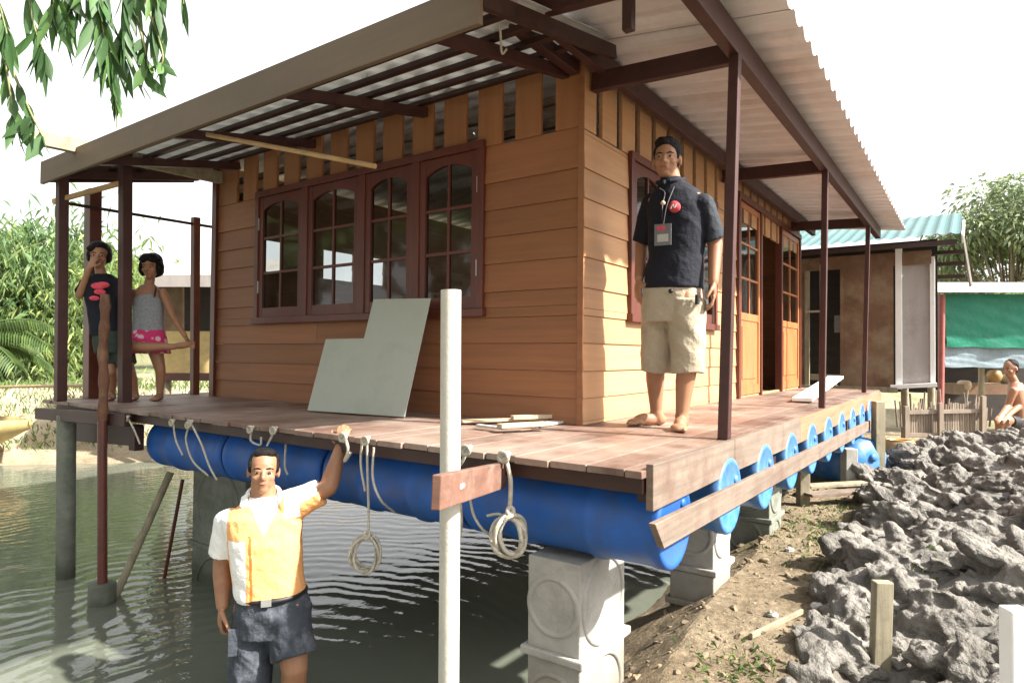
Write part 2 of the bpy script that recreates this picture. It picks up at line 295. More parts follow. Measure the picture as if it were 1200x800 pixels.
# ------------------------------------------------------------------ ground and water
def vnoise(x, y, seed=0):
    xi, yi = np.floor(x).astype(np.int64), np.floor(y).astype(np.int64); fx, fy = x-xi, y-yi
    fx = fx*fx*(3-2*fx); fy = fy*fy*(3-2*fy)
    def h(a, b):
        n = (a*374761393+b*668265263+seed*982451653) & 0x7fffffff; n = (n ^ (n >> 13))*1274126177 & 0x7fffffff; return ((n ^ (n >> 16)) & 0xffff)/65535.
    return (h(xi, yi)*(1-fx)+h(xi+1, yi)*fx)*(1-fy)+(h(xi, yi+1)*(1-fx)+h(xi+1, yi+1)*fx)*fy
def fbm(x, y, o=4, seed=0): return sum(vnoise(x*2**k, y*2**k, seed+k)*.5**k for k in range(o))/2-.48
def sst(a, b, x): t = np.clip((x-a)/(b-a), 0, 1); return t*t*(3-2*t)
def cells(x, y, s, seed):
    """tilted slabs: nearest jittered seed gives a plane of its own"""
    gx, gy = np.floor(x/s), np.floor(y/s); best = np.full(x.shape, 1e9); b2 = np.full(x.shape, 1e9); val = np.zeros(x.shape)
    for i in (-1, 0, 1):
        for j in (-1, 0, 1):
            cx, cy = gx+i, gy+j; n = (cx*127.1+cy*311.7+seed*74.7)
            rnd = [np.modf(np.abs(np.sin(n*k)*43758.5453))[0] for k in (1., 1.37, 1.91, 2.53, 3.17)]
            px, py = (cx+rnd[0])*s, (cy+rnd[1])*s; d = np.hypot(x-px, y-py)
            pl = (rnd[2]-.5)*1.0+((x-px)*(rnd[3]-.5)+(y-py)*(rnd[4]-.5))*1.5/s
            b2 = np.where(d < best, best, np.minimum(b2, d)); val = np.where(d < best, pl, val); best = np.minimum(best, d)
    return val, b2-best
def heap_mask(x, y):
    xb = 1.10-.03*y+.22*fbm(x*1.3, y*1.3, 3, 5)-.25*sst(3.5, 6, y)
    return sst(-.05, .38, x-xb)*sst(-2.6, -1.2, y)*(1-sst(5.6, 6.6, y))*(1-sst(7, 10, x)), x-xb
def height(x, y):
    d = x-(.10-.10*np.clip(y, -3, 9))+.18*fbm(x*.9, y*.9, 3, 2)
    zr = np.where(d < .6, -1.28+.39*d/.6, -.89+.015*(d-.6)); zr = np.maximum(zr, -1.95)
    e = (x+8.4)*-.707+(y-1.4)*.707+.8*fbm(x*.3, y*.3, 3, 3)
    zb = np.where(e < 0, -1.28+.3*e, -1.28+.36*e); zb = np.minimum(np.maximum(zb, -1.95), -.38+.015*np.clip(e, 0, 40))
    z = np.maximum(zr, zb)
    m, dx = heap_mask(x, y)
    u, v_ = x*.83+y*.56, -x*.56+y*.83
    z = z+m*(.15+.26*sst(.2, 1.5, dx)*sst(-1.0, 2.5, y)+.22*fbm(x*1.6, y*1.6, 5, 44)+.14*fbm(u*2.2, v_*6, 5, 45))
    z = z-.30*m*np.exp(-((x-1.42)/.34)**2-((y+.25)/.55)**2)
    z = z+.05*fbm(x*3, y*3, 5, 9)*(d > -.3)+.018*fbm(x*14, y*14, 3, 4)*(d > -.3)
    return z, m, e, d
def hz(x, y): return float(height(np.array([float(x)]), np.array([float(y)]))[0][0])
def axis(lo, hi, step, far):
    a = list(np.arange(lo, hi, step)); s = step
    while a[-1] < far: s = min(s*1.28, 12); a.append(a[-1]+s)
    s = step; b = [lo]
    while b[-1] > -far: s = min(s*1.28, 12); b.append(b[-1]-s)
    return np.array(sorted(set(b[1:]))+a)
gx, gy = axis(.2, 3.6, .022, 260), axis(-1.6, 6.8, .03, 260)
GX, GY = np.meshgrid(gx, gy); zz, hm, ee, dd = height(GX.ravel(), GY.ravel())
g = MB(); g.v = list(zip(GX.ravel(), GY.ravel(), zz)); nx = len(gx)
g.f = [(j*nx+i, j*nx+i+1, (j+1)*nx+i+1, (j+1)*nx+i) for j in range(len(gy)-1) for i in range(nx-1)]; g.m = [0]*len(g.f); g.sm = [False]*len(g.f)
go = g.build('ground', M['ground'], origin=(0, 0, 0), kind='structure')
sand = sst(-.5, 1, ee)*(1-sst(9, 16, ee)); green = np.maximum(sst(4, 8, ee), sst(7, 14, GY.ravel())*.8)
att = go.data.color_attributes.new('zone', 'FLOAT_COLOR', 'POINT')
att.data.foreach_set('color', np.stack([hm, sand, green, np.ones_like(hm)], 1).astype(np.float32).ravel())
wm = MB(); wx = np.linspace(-40, 2, 2); wm.add([(-60, -40, -1.28), (1.2, -40, -1.28), (1.2, 9, -1.28), (-60, 9, -1.28)], [(0, 1, 2, 3)])
wm.build('water', M['water'], origin=(0, 0, -1.28), kind='structure')
def lumps(name, matl, n, xr, s0, smax, crumbs, seed):
    import bmesh
    base = {}
    for k in (1, 2, 3):
        b = bmesh.new(); bmesh.ops.create_icosphere(b, subdivisions=k+1, radius=1); b.verts.ensure_lookup_table()
        base[k] = (np.array([v.co[:] for v in b.verts]), np.array([[v.index for v in f.verts] for f in b.faces])); b.free()
    g = np.random.default_rng(seed); VS, FS, o = [], [], 0
    for i in range(n):
        x, y = g.uniform(*xr), -1.3+6.9*g.random()**1.3
        m_ = float(heap_mask(np.array([x]), np.array([y]))[0][0])
        if (m_ < .22) == (not crumbs): continue
        if 1.30 < x < 1.60 and -.75 < y < .02 and not crumbs: continue
        if crumbs and hz(x, y) < -1.2: continue
        sz = min(smax, s0*g.pareto(1.6)+s0)*(.8+.09*max(0, y)); v, f = base[3 if sz > .085 else (2 if sz > .03 else 1)]; v = v.copy()
        for _ in range(4):                                   # spade-cut faces
            n_ = g.normal(size=3); n_ /= np.linalg.norm(n_); d = g.uniform(.45, .85); t = v@n_; v -= np.where(t > d, (t-d)*.8, 0)[:, None]*n_
        q = v*1.9+i*7.3; dsp = fbm(q[:, 0]+q[:, 2]*.7, q[:, 1]+q[:, 2]*.6, 4, i)*.78+fbm(q[:, 0]*4+q[:, 2]*3, q[:, 1]*4-q[:, 2]*3, 4, i+9)*.5
        v = v*(1+dsp[:, None]); v *= np.array([g.uniform(.9, 1.9), g.uniform(.6, 1.05), g.uniform(.45, .85)])*sz
        a = math.radians(-35)+g.normal()*.6; tl = g.normal()*.35; c_, s_ = math.cos(a), math.sin(a)
        v = v@np.array([[math.cos(tl), 0, -math.sin(tl)], [0, 1, 0], [math.sin(tl), 0, math.cos(tl)]]); tl = g.normal()*.25
        v = v@np.array([[1, 0, 0], [0, math.cos(tl), -math.sin(tl)], [0, math.sin(tl), math.cos(tl)]])
        v = v@np.array([[c_, s_, 0], [-s_, c_, 0], [0, 0, 1]])
        v += np.array([x, y, hz(x, y)+sz*g.uniform(-.25, .25)]); VS.append(v); FS.append(f+o); o += len(v)
    if not crumbs:                                           # run the clods together into one churned mass
        me = bpy.data.meshes.new('tmp'); me.from_pydata(np.concatenate(VS).tolist(), [], np.concatenate(FS).tolist()); ob = bpy.data.objects.new('tmp', me); COL.objects.link(ob)
        md = ob.modifiers.new('r', 'REMESH'); md.mode = 'VOXEL'; md.voxel_size = .011; md = ob.modifiers.new('s', 'SMOOTH'); md.factor = .5; md.iterations = 1
        dg = bpy.context.evaluated_depsgraph_get(); dg.update(); ev = bpy.data.meshes.new_from_object(ob.evaluated_get(dg)); bpy.data.objects.remove(ob)
        nv = len(ev.vertices); co = np.empty(nv*3, np.float32); ev.vertices.foreach_get('co', co); co = co.reshape(-1, 3); no = np.empty(nv*3, np.float32); ev.vertices.foreach_get('normal', no); no = no.reshape(-1, 3)
        co = co.astype(float)+no*(.045*fbm(co[:, 0]*19+co[:, 2]*17, co[:, 1]*26-co[:, 2]*13, 4, 3)+.07*fbm(co[:, 0]*7+co[:, 2]*5, co[:, 1]*7+co[:, 2]*6, 3, 6))[:, None]
        m = MB(); m.v = [tuple(p) for p in co]; m.f = [tuple(p.vertices) for p in ev.polygons]; m.m = [0]*len(m.f); m.sm = [True]*len(m.f)
        return m.build(name, M[matl], origin=(1.9, 2, -.7), kind='stuff')
    m = MB(); m.v = [tuple(p) for p in np.concatenate(VS)]; m.f = [tuple(int(k) for k in f) for f in np.concatenate(FS)]; m.m = [0]*len(m.f); m.sm = [False]*len(m.f)
    return m.build(name, M[matl], origin=(1.9, 2, -.7), kind='stuff')
tag(lumps('soil_crumbs', 'soil', 900, (.35, 1.4), .007, .03, True, 8), 'small crumbs of brown soil under and beside the deck', 'soil')
tag(lumps('mud_clods', 'clod', 2600, (.9, 3.4), .034, .15, False, 5), 'heap of dug grey mud clods along the right side', 'mud')
# ------------------------------------------------------------------ house
XL, YB, WT = -3.71, 5.6, 2.06
house = thing('wooden_house', (XL/2, YB/2, 0), 'small brown boarded house with red windows and a deep metal veranda roof', 'house')
def in_open(a0, a1, z0, z1, opens):
    """split the span a0..a1 of a board at the openings its height band meets"""
    cuts = [(max(a0, o[0]), min(a1, o[1])) for o in opens if o[2] < z1-.01 and o[3] > z0+.01]
    segs = [(a0, a1)]
    for c in sorted(cuts):
        out = []
        for s in segs:
            if c[1] <= s[0] or c[0] >= s[1]: out.append(s); continue
            if c[0] > s[0]: out.append((s[0], c[0]))
            if c[1] < s[1]: out.append((c[1], s[1]))
        segs = out
    return segs
def lapwall(name, along, a0, a1, face, out, opens, matl, top, joints):
    """overlapping horizontal boards; each board leans out at its lower edge"""
    m = MB(); jr = random.Random(len(name))
    for z0, z1 in zip(joints[:-1], joints[1:]):
        if z0 >= top: break
        z1 = min(z1, top)
        zs = sorted({z0, z1}|{o[k] for o in opens for k in (2, 3) if z0+.012 < o[k] < z1-.012})
        for za, zb in zip(zs[:-1], zs[1:]):
            parts_ = []
            for s0, s1 in in_open(a0, a1, za, zb, opens):
                if s1-s0 > 2.6 and za == z0 and zb == z1: c_ = s0+(s1-s0)*jr.uniform(.3, .7); parts_ += [(s0, c_-.0015), (c_+.0015, s1)]
                else: parts_.append((s0, s1))
            for s0, s1 in parts_:
                j = random.uniform(-.0015, .0015)
                lo_, hi_ = face+out*(.020+j), face+out*.010
                t = (za-z0)/(z1-z0), (zb-z0)/(z1-z0)
                fa, fb = lo_+(hi_-lo_)*t[0], lo_+(hi_-lo_)*t[1]; bk = face-out*.012
                if along == 'x':
                    q = [(s0, fa, za+.002), (s1, fa, za+.002), (s1, fb, zb), (s0, fb, zb), (s0, bk, za+.002), (s1, bk, za+.002), (s1, bk, zb), (s0, bk, zb)]
                else:
                    q = [(fa, s0, za+.002), (fa, s1, za+.002), (fb, s1, zb), (fb, s0, zb), (bk, s0, za+.002), (bk, s1, za+.002), (bk, s1, zb), (bk, s0, zb)]
                m.add(q, [(0, 1, 2, 3), (5, 4, 7, 6), (3, 2, 6, 7), (1, 0, 4, 5), (4, 0, 3, 7), (1, 5, 6, 2)])
    return m.build(name, matl, house)
JT = [.0, .148, .301, .459, .615, .772, .945, .1112, 1.277, 1.446, 1.68]; JT[7] = 1.112
W1 = (-3.06, -.705, .675, 1.675)          # front window
W2 = (.60, 2.24, .655, 1.64)              # side window
DR = (2.92, 5.50, .02, 1.86)              # doorway
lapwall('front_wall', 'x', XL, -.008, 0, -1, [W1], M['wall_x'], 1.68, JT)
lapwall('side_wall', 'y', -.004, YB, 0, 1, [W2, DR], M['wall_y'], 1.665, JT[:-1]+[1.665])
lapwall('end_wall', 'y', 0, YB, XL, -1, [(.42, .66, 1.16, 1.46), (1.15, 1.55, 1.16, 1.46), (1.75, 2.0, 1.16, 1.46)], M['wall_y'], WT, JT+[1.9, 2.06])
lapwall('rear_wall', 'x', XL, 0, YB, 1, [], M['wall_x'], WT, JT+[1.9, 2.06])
# vertical slats with air gaps above the boards
def slats(name, along, gaps, lo, hi, z0, face, out):
    m = MB(); e = [lo]
    for g0, g1 in gaps: e += [g0, g1]
    e.append(hi); t = .006
    for k in range(0, len(e), 2):
        a, b = e[k], e[k+1]; y0, y1 = sorted((face+out*.014, face-out*.01)); dz = random.uniform(-.004, .004)
        if along == 'x': m.box(a, b, y0, y1, z0+.003, WT)
        else: m.box(y0, y1, a, b, z0+.003, WT)
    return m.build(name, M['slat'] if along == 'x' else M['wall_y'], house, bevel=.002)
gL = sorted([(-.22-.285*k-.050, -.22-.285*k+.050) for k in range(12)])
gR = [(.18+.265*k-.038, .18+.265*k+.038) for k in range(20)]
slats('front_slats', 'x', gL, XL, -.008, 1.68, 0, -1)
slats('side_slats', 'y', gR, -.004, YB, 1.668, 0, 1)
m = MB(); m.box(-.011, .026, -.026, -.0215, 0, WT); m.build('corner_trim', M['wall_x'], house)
m = MB(); m.box(XL-.03, XL+.035, -.045, -.022, 0, WT); m.build('corner_trim', M['red2'], house)
m = MB(); m.box(XL+.02, -.02, .02, YB-.02, -.001, .006); m.build('inner_floor', M['deck'], house)
# inner rails behind the slats
m = MB()
for z in (1.76, 1.90): m.box(XL+.05, -.05, .10, .14, z, z+.045)
m.build('wall_rail', M['plank'], house)
# windows
def arch_top(x0, x1, z, drop, n=10):
    return [(x0+(x1-x0)*k/n, z-drop*(1-math.sin(math.pi*k/n)**.8)) for k in range(n+1)]
def sash(parent, x0, x1, z0, z1, tx, y, arch=True, rows=3, solid=0., matl=None, gname='glass', hinge=None):
    """tx maps (along, depth, z) to world; stiles, arched head, glazing bars and glass"""
    st = .052; m = MB(); th = .018
    def bx(a0, a1, c0, c1, d=th, off=0): 
        p = [tx(a, b, c) for c in (c0, c1) for b in (y-d-off, y+d-off) for a in (a0, a1)]
        m.add(p, [(0, 2, 3, 1), (4, 5, 7, 6), (0, 1, 5, 4), (2, 6, 7, 3), (0, 4, 6, 2), (1, 3, 7, 5)])
    bx(x0, x0+st, z0, z1); bx(x1-st, x1, z0, z1); bx(x0+st, x1-st, z0, z0+.075, th-.002); bx(x0+st, x1-st, z1-.055, z1, th-.002)
    if solid:
        bx(x0+st, x1-st, z0+.075, z0+.09, th-.003); bx(x0+st, x1-st, z0+solid-.07, z0+solid, th-.003)
        bx(x0+st, x1-st, z0+.09, z0+solid-.07, .006); bx(x0+st+.05, x1-st-.05, z0+.15, z0+solid-.13, .014)
    zb = z0+(solid or .075)
    if arch:
        top = arch_top(x0+st, x1-st, z1-.055, .055)
        for k in range(len(top)-1):
            (a, c), (b, d) = top[k], top[k+1]
            m.prism([tx(a, y-th+.003, c), tx(b, y-th+.003, d), tx(b, y-th+.003, z1-.054), tx(a, y-th+.003, z1-.054)], V(tx(0, 2*th-.006, 0))-V(tx(0, 0, 0)))
    xm = (x0+x1)/2; bx(xm-.009, xm+.009, zb, z1-.055, .011)
    for k in range(1, rows):
        zc = zb+(z1-.055-zb)*k/rows; bx(x0+st, xm-.009, zc-.010, zc+.010, .012); bx(xm+.009, x1-st, zc-.010, zc+.010, .012)
    s = m.build('sash', matl or M['red2'], parent, bevel=.0015)
    if hinge is not None:
        for zc in (z0+.25, z1-.22):
            h = MB()
            p = [tx(a, b, c) for c in (zc-.05, zc+.05) for b in (y-th-.010, y-th-.0005) for a in (hinge-.011, hinge+.011)]
            h.add(p, [(0, 2, 3, 1), (4, 5, 7, 6), (0, 1, 5, 4), (2, 6, 7, 3), (0, 4, 6, 2), (1, 3, 7, 5)])
            h.build('hinge', M['metal'], parent)
    gm = MB(); gm.add([tx(x0+st*.9, y, zb-.005), tx(x1-st*.9, y, zb-.005), tx(x1-st*.9, y, z1-.05), tx(x0+st*.9, y, z1-.05)], [(0, 1, 2, 3)])
    gm.build(gname, M['glass'], parent); return s
fx = lambda a, b, c: (a, b, c)
def frame(name, o, tx, cuts, proud=.045):
    m = MB(); x0, x1, z0, z1 = o
    def bx(a0, a1, b0, b1, c0, c1):
        p = [tx(a, b, c) for c in (c0, c1) for b in (b0, b1) for a in (a0, a1)]
        m.add(p, [(0, 2, 3, 1), (4, 5, 7, 6), (0, 1, 5, 4), (2, 6, 7, 3), (0, 4, 6, 2), (1, 3, 7, 5)])
    bx(x0-.03, x1+.03, -proud, .03, z1, z1+.05); bx(x0-.045, x1+.045, -proud-.012, .03, z0-.05, z0)
    bx(x0-.03, x0+.018, -proud+.003, .03, z0, z1); bx(x1-.018, x1+.03, -proud+.003, .03, z0, z1)
    for c in cuts: bx(c-.034, c+.034, -proud+.004, .03, z0, z1)
    return m.build(name, M['red2'], house, bevel=.003)
win = frame('window', W1, fx, [-2.435, -1.785, -1.255+.0], .045)
ed = [(-3.042, -2.469), (-2.401, -1.819), (-1.751, -1.289), (-1.221, -.723)]
for k, (a, b) in enumerate(ed): sash(win, a, b, W1[2]+.004, W1[3]-.004, fx, -.012, True, 3, hinge=(a-.004, b+.03, a-.03, b+.006)[k])
sx = lambda a, b, c: (-b, a, c)
win2 = frame('window', W2, sx, [1.147, 1.693])
for a, b in ((.618, 1.113), (1.181, 1.659), (1.727, 2.222)): sash(win2, a, b, W2[2]+.004, W2[3]-.004, sx, -.012, True, 3)
dfr = MB()
dfr.box(-.03, .045, DR[0]-.04, DR[0]+.02, .0, 1.86); dfr.box(-.03, .045, DR[1]-.02, DR[1]+.04, .0, 1.86); dfr.box(-.03, .048, DR[0]-.04, DR[1]+.04, 1.86, 1.92)
dfr.box(-.03, .044, 3.655, 3.70, .0, 1.86); dfr.box(-.03, .044, 4.52, 4.575, .0, 1.86)
dfr.build('door_frame', M['red2'], house, bevel=.003)
for a, b in ((2.945, 3.65), (4.58, 5.475)):
    dl = MB(); dl.box(-.03, -.02, a+.01, b-.01, .03, .05); dl = dl.build('door_leaf', M['door'], house)
    sash(dl, a, b, .025, 1.85, sx, -.012, False, 3, solid=.78, matl=M['door'])
# things inside seen through the doorway: low table edge
# roof: gabled sheet over house and right veranda, lower lean-to sheet along the front
def sheet(name, p00, du, dv, lu, lv, period, amp, matl, thick=.003):
    """corrugated sheet; ribs run along du, profile varies along dv"""
    n = int(lv/period*6); du, dv = V(du).normalized(), V(dv).normalized(); nn = du.cross(dv); nn = nn if nn.z > 0 else -nn
    vs = []; 
    for i in range(n+1):
        s = lv*i/n; ph = (s/period) % 1; hgt = amp*max(-.55, min(1, 1.7*math.sin(2*math.pi*ph)))
        for a in (0, lu):
            for t in (0, thick): vs.append(V(p00)+du*a+dv*s+nn*(hgt+t))
    fs = []
    for i in range(n):
        o, q = i*4, i*4+4
        fs += [(o+1, o+3, q+3, q+1), (o, q, q+2, o+2), (o, o+1, q+1, q), (o+2, q+2, q+3, o+3)]
    fs += [(0, 2, 3, 1), (n*4, n*4+1, n*4+3, n*4+2)]
    m = MB(); m.add(vs, fs); return m
RS = .125                                   # fall of the right slope
zr = lambda x: 2.125-RS*x
sheet('roof', (-1.85, -.05, zr(-1.85)), (1, 0, -RS), Y, (1.12+1.85)*math.hypot(1, RS), 6.25, .185, .021, M['zinc_r']).build('roof_sheet', M['zinc_r'], house)
sheet('roof', (.06, -.05-.185*9, zr(.06)+.005), (1, 0, -RS), Y, (1.12-.06)*math.hypot(1, RS), .185*11, .185, .021, M['zinc_r']).build('roof_sheet', M['zinc_r'], house)
zl = lambda x: zr(-1.85)+RS*(x+1.85)
sheet('roof', (-1.85, -.05, zr(-1.85)), (-1, 0, -RS), Y, 2.3*math.hypot(1, RS), 6.25, .185, .021, M['zinc_r']).build('roof_sheet', M['zinc_r'], house)
FS = .205; zf = lambda y: 2.095+FS*y
sheet('roof', (-4.11, -.02, zf(-.02)), (0, -1, -FS), X, 1.18*math.hypot(1, FS), 4.33, .185, .021, M['zinc_r']).build('roof_sheet', M['zinc_f'], house)
m = MB(); m.box(-4.125, .225, -1.226, -1.20, 1.685, 1.858); m.build('fascia', M['fascia'], house, bevel=.003)
m = MB(); m.prism([(-4.12, -1.20, 1.70), (-4.12, -.02, 1.96), (-4.12, -.02, 2.09), (-4.12, -1.20, 1.845)], (.025, 0, 0)); m.build('fascia', M['beam'], house)
for y in (-1.16, -.95, -.73, -.51, -.29, -.07):
    m = MB(); z = zf(y)-.046
    m.box(-4.08, .19, y-.02, y+.02, z-.002, z+.024); m.build('purlin', M['dark'], house)
for x in (-4.07, -3.40, -2.36, -1.19, -.10):
    m = MB(); m.beam((x, -1.195, zf(-1.195)-.090), (x, 0, zf(0)-.090), .045, .06); m.build('rafter', M['beam'], house)
m = MB(); m.beam((.205, -1.195, zf(-1.195)-.05), (.205, -.02, zf(-.02)-.05), .03, .07); m.build('rafter', M['dark'], house)
# right veranda framing
m = MB(); m.beam((.84, -1.5, 1.93), (.84, 6.0, 1.93), .06, .13); m.build('veranda_beam', M['beam'], house, bevel=.004)
m = MB(); m.beam((.10, -1.5, 2.03), (.10, 6.0, 2.03), .05, .11); m.build('veranda_beam', M['beam'], house, bevel=.004)
m = MB(); m.beam((-.03, -1.0, 2.005), (-.03, -.03, 2.005), .06, .07); m.build('plate_beam', M['beam'], house, bevel=.004)
m = MB(); m.beam((-.2, -.66, 2.06), (1.08, -.66, 1.96), .05, .11); m.build('cross_beam', M['beam'], house, bevel=.004)
for y in (.07, 2.42, 5.05):
    m = MB(); m.beam((.03, y, 1.945), (.84, y, 1.905), .05, .105); m.build('cross_beam', M['beam'], house, bevel=.004)
m = MB(); m.box(.60, .645, -.74, -.70, 1.75, 2.02); m.build('strap_block', M['dark'], house, bevel=.003)
def post(x, y, x1, y1, z1, w=.05, d=.05, matl=None):
    m = MB(); m.beam((x, y, .0), (x1, y1, z1), w, d, Y); return m.build('veranda_post', matl or M['beam'], house, bevel=.004)
post(.835, -.11, .845, .02, 1.88); post(.845, 2.27, .845, 2.42, 1.88, .045, .045); post(.80, 5.02, .84, 5.06, 1.88, .045, .045)
post(-3.97, -1.11, -3.97, -1.13, 1.78, .07, .07); post(-4.13, -.83, -4.13, -.85, 1.72, .115, .09, M['red']); post(-3.48, -.86, -3.48, -.89, 1.92, .085, .07)
post(-4.02, -.02, -4.02, -.04, 1.62, .062, .06, M['red']); 
m = MB(); m.beam((-3.48, -1.52, 1.86), (-3.60, -.05, 1.92), .06, .10); m.build('cross_beam', M['post_wood'], house, bevel=.004)
m = MB(); m.beam((-4.05, -1.16, 1.55), (-3.5, -.92, 1.665), .025, .035); m.build('brace', M['bamboo'], house)
m = MB(); m.tube([(-4.0, -1.14, 1.545), (-4.03, -.02, 1.56), (-4.03, .8, 1.57)], .014, 6); m.build('rail_bar', M['dark'], house)
# ------------------------------------------------------------------ deck
deck = thing('deck', (-1.6, 2.2, -.1), 'long reddish board deck round the house, edged with rough rail planks', 'deck')
m = MB(); x = -4.22
while x < .87:
    wd = random.uniform(.142, .160); x1 = min(x+wd, .885); e = random.uniform(-.012, .012)
    y = -1.135+e+ (.0 if x > -2.2 else .0)
    brk = random.choice((1.6, 2.4, .7)); z = random.uniform(-.0015, .0015)
    m.box(x, x1-.006, y, brk-.003, -.026+z, z); m.box(x, x1-.006, brk+.003, 5.75, -.026-z, -z)
    x = x1
m.build('floor_boards', M['deck'], deck, bevel=.0025)
m = MB(); m.beam((-4.05, -1.085, -.056), (.87, -1.085, -.056), .05, .056); m.build('edge_beam', M['dark'], deck, bevel=.004)
m = MB(); m.beam((.845, -1.05, -.075), (.845, 5.7, -.075), .05, .095); m.build('edge_beam', M['dark'], deck, bevel=.004)
m = MB(); m.beam((-4.05, -1.06, -.085), (-4.05, 5.7, -.085), .06, .1); m.build('edge_beam', M['dark'], deck, bevel=.004)
m = MB()
for y in np.arange(-.6, 5.6, .6): m.box(-4.0, .82, y+.0, y+.05, -.09, -.03)
m.build('joist', M['dark'], deck)
pl = [(-1.10, -.17, .022, .012, -.138, -.135, 'plank'), (-.165, 1.21, .012, .006, -.135, -.15, 'plank'), (1.215, 5.7, .004, -.02, -.15, -.165, 'plank_o')]
for (y0, y1, t0, t1, b0, b1, k) in pl:
    m = MB(); m.prism([(.875, y0, b0), (.875, y1, b1), (.875, y1, t1), (.875, y0, t0)], (.028, 0, 0))
    o = m.build('rail_plank', M[k], deck, bevel=.003)
    if k == 'plank_o': o['label'] = 'orange brown upper rail plank at the far end'
m = MB(); m.prism([(.905, -1.15, -.165), (.905, -1.07, -.265), (.905, 5.72, -.375), (.905, 5.72, -.28)], (.026, 0, 0)); m.build('rail_plank', M['plank'], deck, bevel=.003)
for y in (.55, 1.75, 3.1, 4.6):
    m = MB(); m.box(.878, .9045, y-.03, y+.03, -.33, -.155); m.build('rail_hanger', M['dark'], deck)
m = MB(); m.beam(on(45, 484, 1, -1.20), on(150, 492, 1, -1.16), .05, .085); m.build('bearer', M['dark'], deck, bevel=.004)
m = MB(); m.beam(on(92, 505, 1, -1.0), on(165, 510, 1, -.98), .04, .15); m.build('bearer', M['dark'], deck, bevel=.004)
m = MB(); m.box(-2.82, -2.74, -1.12, -1.06, -.27, -.11); m.build('hanger', M['dark'], deck)
# ------------------------------------------------------------------ drums
def drum(loc, label, bl='blue', first=None):
    if first is None:
        t = thing('drum', loc, label, 'drum', 'blue drums floating the deck'); L, r = .90, .170; c = V(loc)
        prof = [(-L/2+.005, .0), (-L/2+.005, r-.03), (-L/2, r-.028), (-L/2, r-.006), (-L/2+.012, r), (-L/2+.05, r), (-L/2+.06, r-.006)]
        for k in (-.17, .17): prof += [(k-.03, r-.002), (k-.015, r+.007), (k+.015, r+.007), (k+.03, r-.002)]
        prof += [(L/2-.06, r-.006), (L/2-.05, r), (L/2-.012, r), (L/2-.003, r-.004), (L/2, r-.012), (L/2, r-.024), (L/2-.005, r-.030), (L/2-.005, 0)]
        m = MB(); m.lathe(prof, c+Z*r, X, 40); m.build('body', M[bl], t)
        m = MB(); m.lathe([(L/2-.006, .02), (L/2+.002, .02), (L/2+.002, 0)], c+V((0, .08, r+.06)), X, 12); m.build('bung', M[bl], t)
        return t
    t = first.copy(); COL.objects.link(t); t.location = loc; t['label'] = label
    for ch in first.children:
        c = ch.copy(); COL.objects.link(c); c.parent = t
    return t
DB = -.400
fr = ['blue drum at the near right corner of the deck, resting on the pale pillar', 'blue drum behind the white pole in the front row', 'blue drum directly behind the head of the man in the water', 'blue drum at the far left end of the front row']
dr0 = drum((.44, -.86, DB), fr[0])
for k in range(1, 4): drum((.44-.925*k, -.86, DB), fr[k], first=dr0)
sdl = ['second', 'third', 'fourth', 'fifth', 'sixth', 'seventh', 'eighth', 'ninth', 'tenth']
d1 = None
for k in range(9):
    lab = '%s blue drum end along the right side, counted from the near corner' % sdl[k]
    loc = (.46, -.86+.61*(k+1), DB+.005*math.sin(k*5.))
    d1 = drum(loc, lab, 'blue_sun') if k == 0 else (drum(loc, lab, first=d1) and d1)
for k in range(1, 4): drum((.44-.925*k, -.25, DB), 'blue drum in the second row, half hidden behind the front row', first=dr0)
c = at(985, 540, 6.9); m_ = thing('drum', (c.x, c.y, -1.0), 'large round blue drum lying on the ground beyond the side pillars', 'drum')
m = MB(); m.lathe([(-.4, 0), (-.4, .26), (-.38, .285), (-.1, .285), (-.09, .295), (-.06, .285), (.3, .285), (.36, .26), (.40, .15), (.41, 0)], c, (.75, -.55, 0), 36); m.build('body', M['blue_sun'], m_)
c_b = MB(); c_b.lathe([(.395, .04), (.425, .04), (.425, 0)], c+V((0, 0, .10)), (.75, -.55, 0), 14); c_b.build('bung', M['blue_sun'], m_)
# ------------------------------------------------------------------ pillars of cast concrete blocks with ring mouldings
def pillar(x0, x1, y0, y1, ztop, zbot, label, matl, bh=.40, sc_=1.):
    t = thing('concrete_pillar', ((x0+x1)/2, (y0+y1)/2, zbot), label, 'pillar', 'concrete block pillars under the deck')
    z = ztop; k = 0
    while z > zbot+.02:
        zb = max(z-bh, zbot); m = MB(); j = random.uniform(-.008, .008)
        m.box(x0+j, x1+j, y0-j, y1-j, zb+.03, z-.004)
        m.box(x0-.022+j, x1+.022+j, y0-.022-j, y1+.022-j, zb+.001, zb+.034)
        b = m.build('block', matl, t, bevel=.006)
        if z-zb > .2:
            rr = min((x1-x0), (z-zb))*.40
            for (c, ax, rad) in ((V(((x0+x1)/2+j, y0-j, (z+zb)/2+.012)), V((0, -1, 0)), rr), (V((x1+j, (y0+y1)/2-j, (z+zb)/2+.012)), X, min((y1-y0), (z-zb))*.40)):
                q = MB(); q.lathe([(-.004, rad), (.006, rad+.004), (.010, rad+.014), (.006, rad+.024), (-.004, rad+.028)], c, ax, 40); q.build('ring_moulding', matl, b)
        z = zb-.002; k += 1
    return t
pillar(.325, .565, -1.0, -.61, -.408, -1.16, 'pale two block concrete pillar under the near corner drum, ring mouldings on its sides', M['conc'], .395)
pillar(.38, .63, .36, .66, -.408, -1.0, 'concrete pillar under the second side drum, its sunlit edge white', M['conc'], .40)
pillar(.25, .60, 1.7, 2.05, -.408, -1.05, 'shaded concrete pillar further back under the side drums', M['conc_d'], .40)
